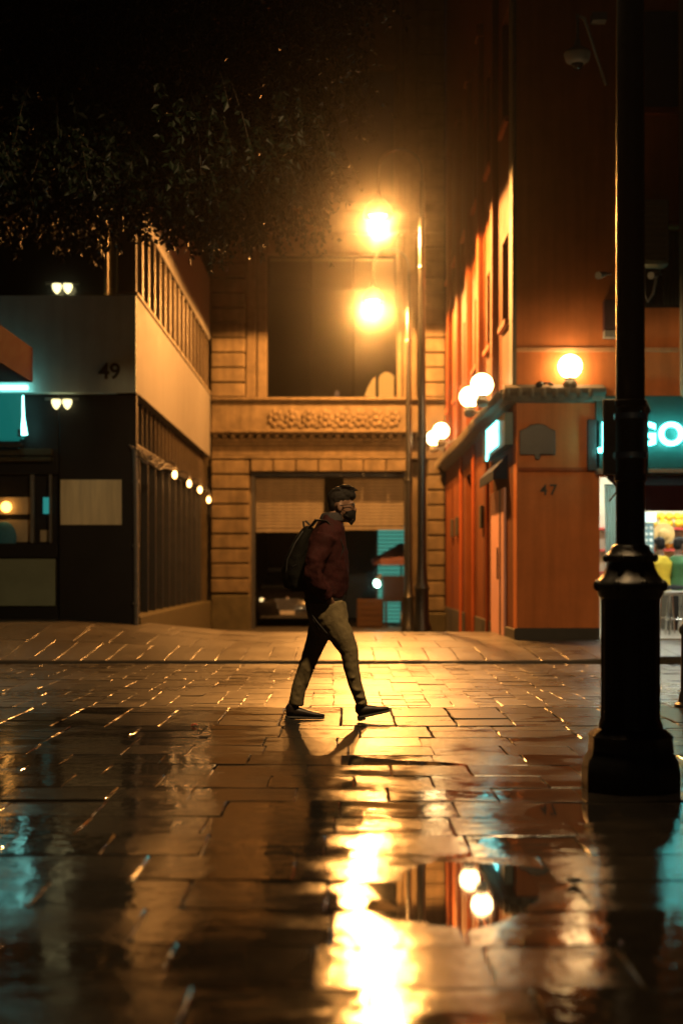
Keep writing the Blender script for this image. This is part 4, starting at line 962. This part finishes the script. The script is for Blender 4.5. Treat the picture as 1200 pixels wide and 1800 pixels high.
# bollard at the right edge, litter
bx = X(1206, 11.7)
T = thing('bollard', 'short dark iron bollard cut by the right edge', 'bollard', (bx, 11.7, 0))
q = MB(); q.lathe([(.10,-.01),(.10,.03),(.07,.05),(.06,.10),(.05,.14),(.045,.6),(.06,.62),(.06,.66),(.03,.70)], bx, 11.7, 24); obj('post', q, M['iron'], T, smooth_=True)
def litter(px, py, mat, size, label, name):
    Z = CAMH*FPX/(py-1005); x = X(px, Z); q = MB()
    n = 7
    vs = [(x + size*math.cos(2*math.pi*k/n)*random.uniform(.6,1.1), Z + size*math.sin(2*math.pi*k/n)*random.uniform(.6,1.1), .012+random.uniform(0,.02)) for k in range(n)] + [(x, Z, .03)]
    q.add(vs, [(n, k, (k+1)%n) for k in range(n)]); o = obj(name, q, mat); s_ = o.modifiers.new('t','SOLIDIFY'); s_.thickness = .004
    tag(o, label, 'leaf')
litter(341, 1279, M['litter'], .025, 'small red leaf lying on the wet slabs left of the walker', 'fallen_leaf')
litter(1008, 1557, M['darkleaf'], .038, 'dark sodden leaf lying on the wet slabs left of the lamp post', 'fallen_leaf')

# ------------------------------------------------------------------ WALKING PERSON
HX, HY = X(588,10.6), 10.6
P = thing('person', 'person in maroon jacket, khaki trousers and black face mask walking across the wet street', 'person', (HX, HY, 0))
u = lambda px: (px-588)/236.0
v = lambda py: (1270-py)/236.0
# --- body: head, neck, arms and hands, legs as one surface
q = MB()
hx, hz = u(600), v(893)
q.ball((hx-.012,0,hz+.045), (.092,.074,.088), 20, 14)                       # cranium
q.ball((hx+.028,0,hz-.005), (.062,.062,.092), 18, 12)                       # face
q.ball((hx+.038,0,hz-.070), (.050,.050,.042), 14, 10)                       # jaw
q.ball((hx+.078,0,hz-.098+.01), (.022,.025,.02), 10, 8)                     # chin
q.tube([(hx+.083,0,hz+.022),(hx+.104,0,hz-.018),(hx+.088,0,hz-.03)], [.010,.015,.010], 10)   # nose
q.ball((hx+.078,0,hz+.035), (.016,.052,.011), 12, 8)                        # brow
q.ball((hx+.086,0,hz-.052), (.012,.024,.009), 10, 6)                        # lips
for s in (-1, 1):
    q.ball((hx-.012, s*.074, hz-.002), (.021,.010,.034), 10, 8)
    q.ball((hx+.073, s*.030, hz+.018), (.010,.013,.009), 10, 8)
q.tube([(u(583),0,v(918)),(u(588),0,v(908)),(hx-.005,0,hz-.05)], [.064,.058,.054], 14)
q.loft([(u(575),0,v(1050),.09,.13),(u(572),0,v(1000),.10,.14),(u(572),0,v(950),.10,.16),(u(580),0,v(918),.06,.08)])
def hand(q, w, d, s, tuck=.5):
    """palm and five fingers from wrist w along d"""
    w = Vector(w); d = Vector(d).normalized(); side = Vector((0,0,1)).cross(d); side = (d.cross(Vector((0,s,0)))).normalized()
    nrm = d.cross(side)
    palm = w + d*.05
    q.ball(palm, (.042,.018,.042), 12, 8); q.tube([w-d*.02, w+d*.02, palm+d*.03], [(.026,.02),(.03,.018),(.038,.014)], 12, up=side)
    for k, (o, L) in enumerate(((-.03,.07),(-.01,.08),(.011,.075),(.03,.058))):
        b0 = palm + d*.035 + side*o; b1 = b0 + d*L*.5 + nrm*.006; b2 = b1 + d*L*.35 + nrm*.022*(1+tuck); b3 = b2 + d*L*.12 + nrm*.02
        q.tube([b0, b1, b2, b3], [.0092,.0088,.008,.006], 8)
    t0 = palm - d*.015 - side*.03; q.tube([t0, t0 - side*.028 + d*.02, t0 - side*.035 + d*.052 + nrm*.012], [.012,.0105,.008], 8)
# near arm (toward camera, -y): elbow back, hand slipped towards the trouser pocket
NA = [(u(573),-.175,v(944)),(u(556),-.225,v(985)),(u(549),-.235,v(1013)),(u(563),-.218,v(1034)),(u(580),-.178,v(1055))]
q.tube([Vector(p) for p in NA], [.05,.046,.042,.036,.026], 12)
hand(q, NA[-1], (.30,.45,-.85), 1)
FA = [(u(576),.175,v(944)),(u(576),.22,v(990)),(u(576),.23,v(1016)),(u(584),.21,v(1036)),(u(588),.168,v(1056))]
q.tube([Vector(p) for p in FA], [.05,.046,.042,.036,.026], 12)
hand(q, FA[-1], (.2,-.45,-.85), -1)
# legs
NL = [(u(578),-.085,v(1062)),(u(590),-.09,v(1100)),(u(614),-.088,v(1140)),(u(619),-.085,v(1175)),(u(630),-.085,v(1222)),(u(637),-.085,v(1246))]
FL = [(u(570),.085,v(1062)),(u(564),.09,v(1100)),(u(548),.09,v(1150)),(u(534),.09,v(1186)),(u(522),.09,v(1220)),(u(515),.09,v(1248))]
for L in (NL, FL): q.tube([Vector(p) for p in L], [.085,.08,.058,.052,.04,.036], 14)
q.ball((u(574),0,v(1062)), (.12,.15,.1))
bodyo = obj('body', q, M['skin'], P, local=True, mods=(remesh(.007, 3),))
# eyes
q = MB()
for s in (-1, 1): q.ball((hx+.079, s*.030, hz+.016), (.006,.010,.006), 10, 8)
obj('eyes', q, M['dark'], P, smooth_=True, local=True)
# hair: short sides, swept volume on top
q = MB(); q.ball((hx-.016,0,hz+.068), (.094,.077,.086), 20, 14); q.ball((hx+.022,0,hz+.098), (.076,.066,.058), 16, 10); q.ball((hx+.070,0,hz+.088), (.040,.054,.034), 14, 8); q.ball((hx-.060,0,hz+.025), (.040,.064,.066), 14, 10)
for k in range(70):
    a = random.uniform(-1.2, 1.2); t = random.random(); p = Vector((hx-.07+.16*t, .058*math.sin(a), hz+.115+.035*math.sin(math.pi*t)+.012*math.cos(a)))
    q.tube([p, p+Vector((.022, .006*math.sin(a), .006)), p+Vector((.040, .01*math.sin(a), -.004))], [.010,.008,.003], 6)
obj('hair', q, M['hair'], P, local=True, mods=(remesh(.006, 1), wrinkle(.02, .008)))
# mask
q = MB(); q.ball((hx+.044,0,hz-.050), (.056,.060,.058), 18, 12); q.tube([(hx+.06,0,hz-.002),(hx+.098,0,hz-.026),(hx+.090,0,hz-.085),(hx+.055,0,hz-.112)], [.026,.012,.018,.03], 10)
for s in (-1, 1):
    for dz in (-.012, -.075): q.tube([(hx-.012, s*.080, hz+.0+dz*.3), (hx+.02, s*.073, hz-.02+dz*.5), (hx+.05, s*.058, hz-.03+dz*.6)], .0045, 6)
obj('face_mask', q, M['mask'], P, local=True, mods=(remesh(.0055, 2),))
# glasses
q = MB()
for s in (-1, 1):
    q.tube([(hx+.095+.0*k, s*.033+.021*math.cos(2*math.pi*k/14), hz+.014+.017*math.sin(2*math.pi*k/14)) for k in range(15)], .0024, 6)
    q.tube([(hx+.092, s*.054, hz+.02), (hx+.05, s*.071, hz+.018), (hx-.012, s*.083, hz+.012)], .0026, 6)
q.tube([(hx+.095,-.012,hz+.018),(hx+.10,0,hz+.02),(hx+.095,.012,hz+.018)], .0024, 6)
obj('glasses', q, M['dark'], P, local=True)
# jacket
q = MB()
def ring(py, b, f, hy): return ((u(b)+u(f+3))/2, 0, v(py), (u(f+3)-u(b))/2, hy*1.06)
q.loft([ring(1052,537,604,.178), ring(1035,533,610,.188), ring(1005,532,611,.192), ring(975,534,608,.198), ring(950,540,605,.205), ring(935,548,602,.19), ring(922,556,600,.135), ring(912,562,600,.09), ring(905,566,598,.078)])
q.tube([Vector((p[0], p[1]*1.02, p[2])) for p in NA[:-1]] + [Vector((u(577),-.185,v(1052)))], [.083,.075,.070,.062,.046], 14)
q.tube([Vector((p[0], p[1]*1.02, p[2])) for p in FA[:-1]] + [Vector((u(586),.175,v(1052)))], [.083,.075,.070,.062,.046], 14)
for k in range(9):   # sleeve folds
    t = k/8; p = Vector(NA[1]).lerp(Vector(NA[3]), t); a = random.uniform(-.6,.6)
    q.tube([p+Vector((-.06,-.055,.02+.02*a)), p+Vector((0,-.078,.0)), p+Vector((.055,-.055,-.02-.02*a))], [.006,.013,.006], 8)
jk = obj('jacket', q, M['jacket'], P, local=True, mods=(remesh(.011, 5), wrinkle(.075, .026)))
q = MB(); q.loft([ring(1061,536,600,.168), ring(1056,534,604,.178), ring(1046,535,606,.182)]); obj('waistband', q, M['rib'], jk, smooth_=True, local=True)
q = MB(); q.loft([ring(916,560,602,.095), ring(904,565,600,.084), ring(902,568,597,.076)]); obj('collar', q, M['rib'], jk, smooth_=True, local=True)
q = MB(); q.ball((u(577),-.212,v(950)), (.008,.006,.011), 8, 6); q.ball((u(603),-.04,v(955)), (.006,.004,.012), 8, 6); obj('fastener', q, M['metalbit'], jk, local=True)
# trousers
q = MB()
q.loft([ring(1040,540,600,.155), ring(1062,536,605,.168), ring(1085,541,610,.170), ring(1112,552,604,.14), ring(1126,566,594,.06)][::-1])
def leg(q, L, R_, out=0): q.tube([Vector(p) for p in L], R_, 16)
leg(q, [(u(577),-.086,v(1062)),(u(584),-.092,v(1090)),(u(600),-.092,v(1118)),(u(614),-.09,v(1145)),(u(617),-.087,v(1172)),(u(624),-.086,v(1203)),(u(633),-.086,v(1228)),(u(636),-.086,v(1241))], [(.114,.096),(.110,.094),(.092,.086),(.068,.072),(.058,.066),(.049,.058),(.044,.052),(.044,.052)])
leg(q, [(u(570),.086,v(1062)),(u(566),.092,v(1095)),(u(557),.092,v(1124)),(u(546),.09,v(1153)),(u(536),.09,v(1180)),(u(526),.09,v(1208)),(u(521),.09,v(1230)),(u(520),.09,v(1243))], [(.108,.096),(.098,.092),(.081,.081),(.065,.07),(.060,.066),(.057,.062),(.054,.058),(.055,.058)])
for (L, ys, lst) in ((0,-.155,[(594,1068,560,1084),(600,1100,572,1120),(624,1128,604,1140),(626,1146,606,1150),(628,1185,612,1192),(636,1212,617,1208),(641,1224,622,1222),(642,1233,625,1234)]), (1,.03,[(566,1150,530,1160),(554,1176,526,1184),(543,1200,512,1210),(537,1218,509,1222),(534,1228,508,1232),(532,1236,508,1240)])):
    for (a,b,c,d) in lst:
        yy = ys if L == 0 else .035
        q.tube([(u(a),yy+.03,v(b)), ((u(a)+u(c))/2, yy, (v(b)+v(d))/2-.006), (u(c),yy+.03,v(d))], [.006,.012,.006], 8)
tr = obj('trousers', q, M['khaki'], P, local=True, mods=(remesh(.0085, 3), wrinkle(.045, .011)))
q = MB(); q.tube([(u(540),-.13,v(1068)),(u(552),-.178,v(1090)),(u(562),-.165,v(1108))], .004, 6); obj('pocket_seam', q, M['rib'], tr, local=True)
# shoes
def shoe(q, qs, heel, toe, yc, ankle, drop):
    h = Vector((heel[0], yc, heel[1])); t = Vector((toe[0], yc, toe[1])); d = (t-h); L = d.length; d.normalize(); up = Vector((-d.z,0,d.x))
    pts = []; rad = []
    for f, hh, wd in ((.02,.050,.030),(.12,.056,.037),(.3,.05,.038),(.48,.042,.040),(.66,.032,.046),(.82,.026,.043),(.94,.019,.032),(1.0,.012,.018)):
        pts.append(h + d*L*f + up*(hh*.75+.016)); rad.append((hh*.8, wd))
    q.tube(pts, rad, 14, up=up)
    a = Vector((ankle[0], yc, ankle[1])); q.tube([h + d*L*.16 + up*.05, h + d*L*.17 + up*.09, a], [.046,.043,.042], 12)
    sp = [h + d*L*f + up*.012 for f in (0,.05,.15,.3,.5,.7,.85,.95,1.0)]
    qs.tube(sp, [(.013,.018),(.014,.034),(.014,.041),(.013,.038),(.012,.042),(.012,.049),(.012,.046),(.011,.034),(.008,.018)], 12, up=up)
    he = [h + d*L*f + up*.0 for f in (.0,.1,.24)]; qs.tube(he, [(.016,.03),(.018,.038),(.016,.036)], 10, up=up)
for (heel, toe, yc, an) in (((u(628),v(1266)+.012),(u(685),v(1250)),-.086,(u(637),v(1240))), ((u(500),.016),(u(570),.010),.09,(u(519),v(1243)))):
    q, qs = MB(), MB(); shoe(q, qs, heel, toe, yc, an, 0)
    so_ = obj('shoe', q, M['leather'], P, local=True, mods=(remesh(.007, 3),)); obj('sole', qs, M['sole'], so_, smooth_=True, local=True)
# backpack: its own thing on the person's back
K = thing('backpack', 'black and green backpack worn by the walking person', 'backpack', (HX, HY, 0))
q = MB()
def bring(py, b, f, hy): return ((u(b)+u(f))/2, 0, v(py), (u(f)-u(b))/2, hy)
q.loft([bring(1041,512,541,.12), bring(1034,502,545,.145), bring(1012,497,544,.155), bring(990,498,543,.155), bring(968,507,546,.15), bring(948,518,550,.14), bring(932,529,552,.12), bring(926,534,550,.09)])
q.loft([bring(1036,500,520,.10), bring(1020,494,520,.12), bring(1000,495,520,.12), bring(985,500,520,.10)])
obj('bag', q, M['pack'], K, local=True, mods=(remesh(.010, 3), wrinkle(.06, .014)))
q = MB(); q.tube([(u(534),0,v(927)),(u(533),0,v(917)),(u(537),0,v(916)),(u(545),0,v(924))], .008, 8)
obj('grab_handle', q, M['packtrim'], K, smooth_=True, local=True)
for s in (-1, 1):
    q = MB(); q.tube([(u(541),s*.09,v(933)),(u(556),s*.11,v(915)),(u(574),s*.12,v(918)),(u(594),s*.125,v(940)),(u(603),s*.12,v(965)),(u(594),s*.14,v(990)),(u(575),s*.165,v(1008)),(u(545),s*.14,v(1020))], [(.007,.026)]*8, 8); obj('shoulder_strap', q, M['packtrim'], K, smooth_=True, local=True)
q = MB(); q.tube([(u(537),-.12,v(1036)),(u(545),-.17,v(1075)),(u(560),-.19,v(1095)),(u(575),-.19,v(1112))], .0045, 6); obj('loose_strap', q, M['packtrim'], K, smooth_=True, local=True)
q = MB(); q.tube([(u(515),-.148,v(997)),(u(522),-.152,v(993))], .004, 6); obj('buckle', q, M['metalbit'], K, local=True)
q = MB(); q.tube([(u(503),-.10,v(1015)),(u(506),-.13,v(985)),(u(520),-.14,v(955)),(u(533),-.11,v(935))], .006, 6); obj('zip', q, M['packtrim'], K, smooth_=True, local=True)

# ------------------------------------------------------------------ TREE (drooping crown, upper left)
random.seed(21)
TX, TY = -5.3, 17.9
T = thing('street_tree', 'dark leafy street tree whose drooping crown fills the upper left', 'tree', (TX, TY, zg(TX,TY)-.05))
q = MB(); zt0 = zg(TX,TY)-.05
q.tube([(TX,TY,zt0),(TX+.02,TY-.02,zt0+.4),(TX+.12,TY-.1,2.4),(TX+.4,TY-.4,4.6),(TX+.8,TY-.8,6.4)], [.32,.24,.2,.17,.13], 14); obj('trunk', q, M['trunk'], T, smooth_=True)
q = MB(); limbs = []
for k in range(16):
    a = random.uniform(-2.6, .6); L = random.uniform(2.2, 4.8); z0 = random.uniform(4.5, 6.2)
    p0 = Vector((TX+.5, TY-.5, z0)); p3 = Vector((TX+.5+L*math.cos(a)*1.05, TY-.5+L*math.sin(a)*.75, z0+random.uniform(.8,2.6)))
    pts = [p0.lerp(p3, t/6)+Vector((random.uniform(-.1,.1), random.uniform(-.1,.1), .35*math.sin(math.pi*t/6))) for t in range(7)]
    q.tube(pts, [.09,.075,.06,.05,.035,.025,.012], 8); limbs.append(pts)
obj('limbs', q, M['trunk'], T, smooth_=True)
def zlow(x):
    pts = [(-9,5.3),(-3.7,4.95),(-2.3,4.95),(-2.15,5.0),(-1.6,4.92),(-.55,5.05),(-.25,5.2),(-.05,5.9),(.25,7.0),(.6,8.5)]
    for (a, za), (b, zb_) in zip(pts, pts[1:]):
        if x <= b: return za + (zb_-za)*(x-a)/(b-a)
    return 9.5
tw = MB(); LV = []; LF = []
def leaf_at(p, d, L, wd):
    s_ = d.cross(Vector((random.gauss(0,1), random.gauss(0,1), random.gauss(0,1))))
    if s_.length < 1e-4: return
    s_.normalize(); n0 = len(LV); fold = d.cross(s_)*wd*.35
    LV.extend([tuple(p), tuple(p+d*L*.45+s_*wd+fold), tuple(p+d*L), tuple(p+d*L*.45-s_*wd+fold)]); LF.append((n0, n0+1, n0+2, n0+3))
count = 0; clumps = [(random.uniform(-8.2, .3), random.uniform(13.2, 17.6)) for _ in range(130)]
for k in range(5000):
    cx_, cy_ = random.choice(clumps); x = cx_+random.gauss(0,.28); y = cy_+random.gauss(0,.3)
    if x > .35: continue
    lo = zlow(x)*(.985+.03*mnoise.noise(Vector((x*2.3, y*.8, 0)))) + .12*(y-15)*.4
    z = lo + (random.random()**1.35)*4.2 + .35
    if z > 10.2: continue
    L = random.uniform(.4, 1.0)
    if z - L < lo: L = max(.25, z-lo+random.uniform(-.12,.1))
    dx, dy = random.gauss(.05,.14), random.gauss(0,.14)
    pts = [Vector((x+dx*t*1.5, y+dy*t*1.5, z - L*t*(.55+.45*t) + .12*math.sin(math.pi*t))) for t in (0,.25,.5,.75,1)]
    if k % 3 == 0: tw.tube(pts, [.007,.006,.005,.004,.002], 4)
    n = int(24 + 14*random.random())
    for i in range(n):
        t = (i+random.random())/n; f = t*4; a = min(3, int(f)); p = pts[a].lerp(pts[a+1], f-a)
        d = Vector((random.gauss(0,.55), random.gauss(0,.55), -.55+random.gauss(0,.35))).normalized()
        leaf_at(p, d, random.uniform(.06,.115), random.uniform(.018,.031))
# a few long hanging twigs in front of the window
for (px, py0, py1, dx) in ((520,400,470,70), (396,420,470,-5), (378,420,485,-8)):
    Z = 15; pts = [Vector((X(px+dx*t, Z), Z, Zh(py0+(py1-py0)*t, Z))) for t in (0,.25,.5,.75,1)]
    tw.tube(pts, [.006,.005,.004,.003,.002], 4)
    for i in range(26):
        t = i/26; f = t*4; a = min(3, int(f)); p = pts[a].lerp(pts[a+1], f-a)
        leaf_at(p, Vector((random.gauss(0,.6), random.gauss(0,.6), -.5)).normalized(), .06, .013)
obj('twigs', tw, M['trunk'], T)
me = bpy.data.meshes.new('crown'); b0 = BASE[T]
me.from_pydata([(a-b0.x, b-b0.y, c-b0.z) for a, b, c in LV], [], LF); me.materials.append(M['leaf']); me.update()
cr = bpy.data.objects.new('crown', me); COL.objects.link(cr); cr.parent = T

# ------------------------------------------------------------------ HAZE
hm = bpy.data.materials.new('night_haze'); hm.use_nodes = True; hm.cycles.volume_sampling = 'EQUIANGULAR'; n = hm.node_tree.nodes; l = hm.node_tree.links
n.remove(n['Principled BSDF']); pv = n.new('ShaderNodeVolumePrincipled')
pv.inputs['Color'].default_value = (.9,.9,.9,1); pv.inputs['Density'].default_value = .0012; pv.inputs['Anisotropy'].default_value = .990
l.new(pv.outputs[0], n['Material Output'].inputs['Volume'])
tag(obj('haze', MB().box(-20, 20, -4, 50, -1.6, 17.5), hm), kind='stuff')
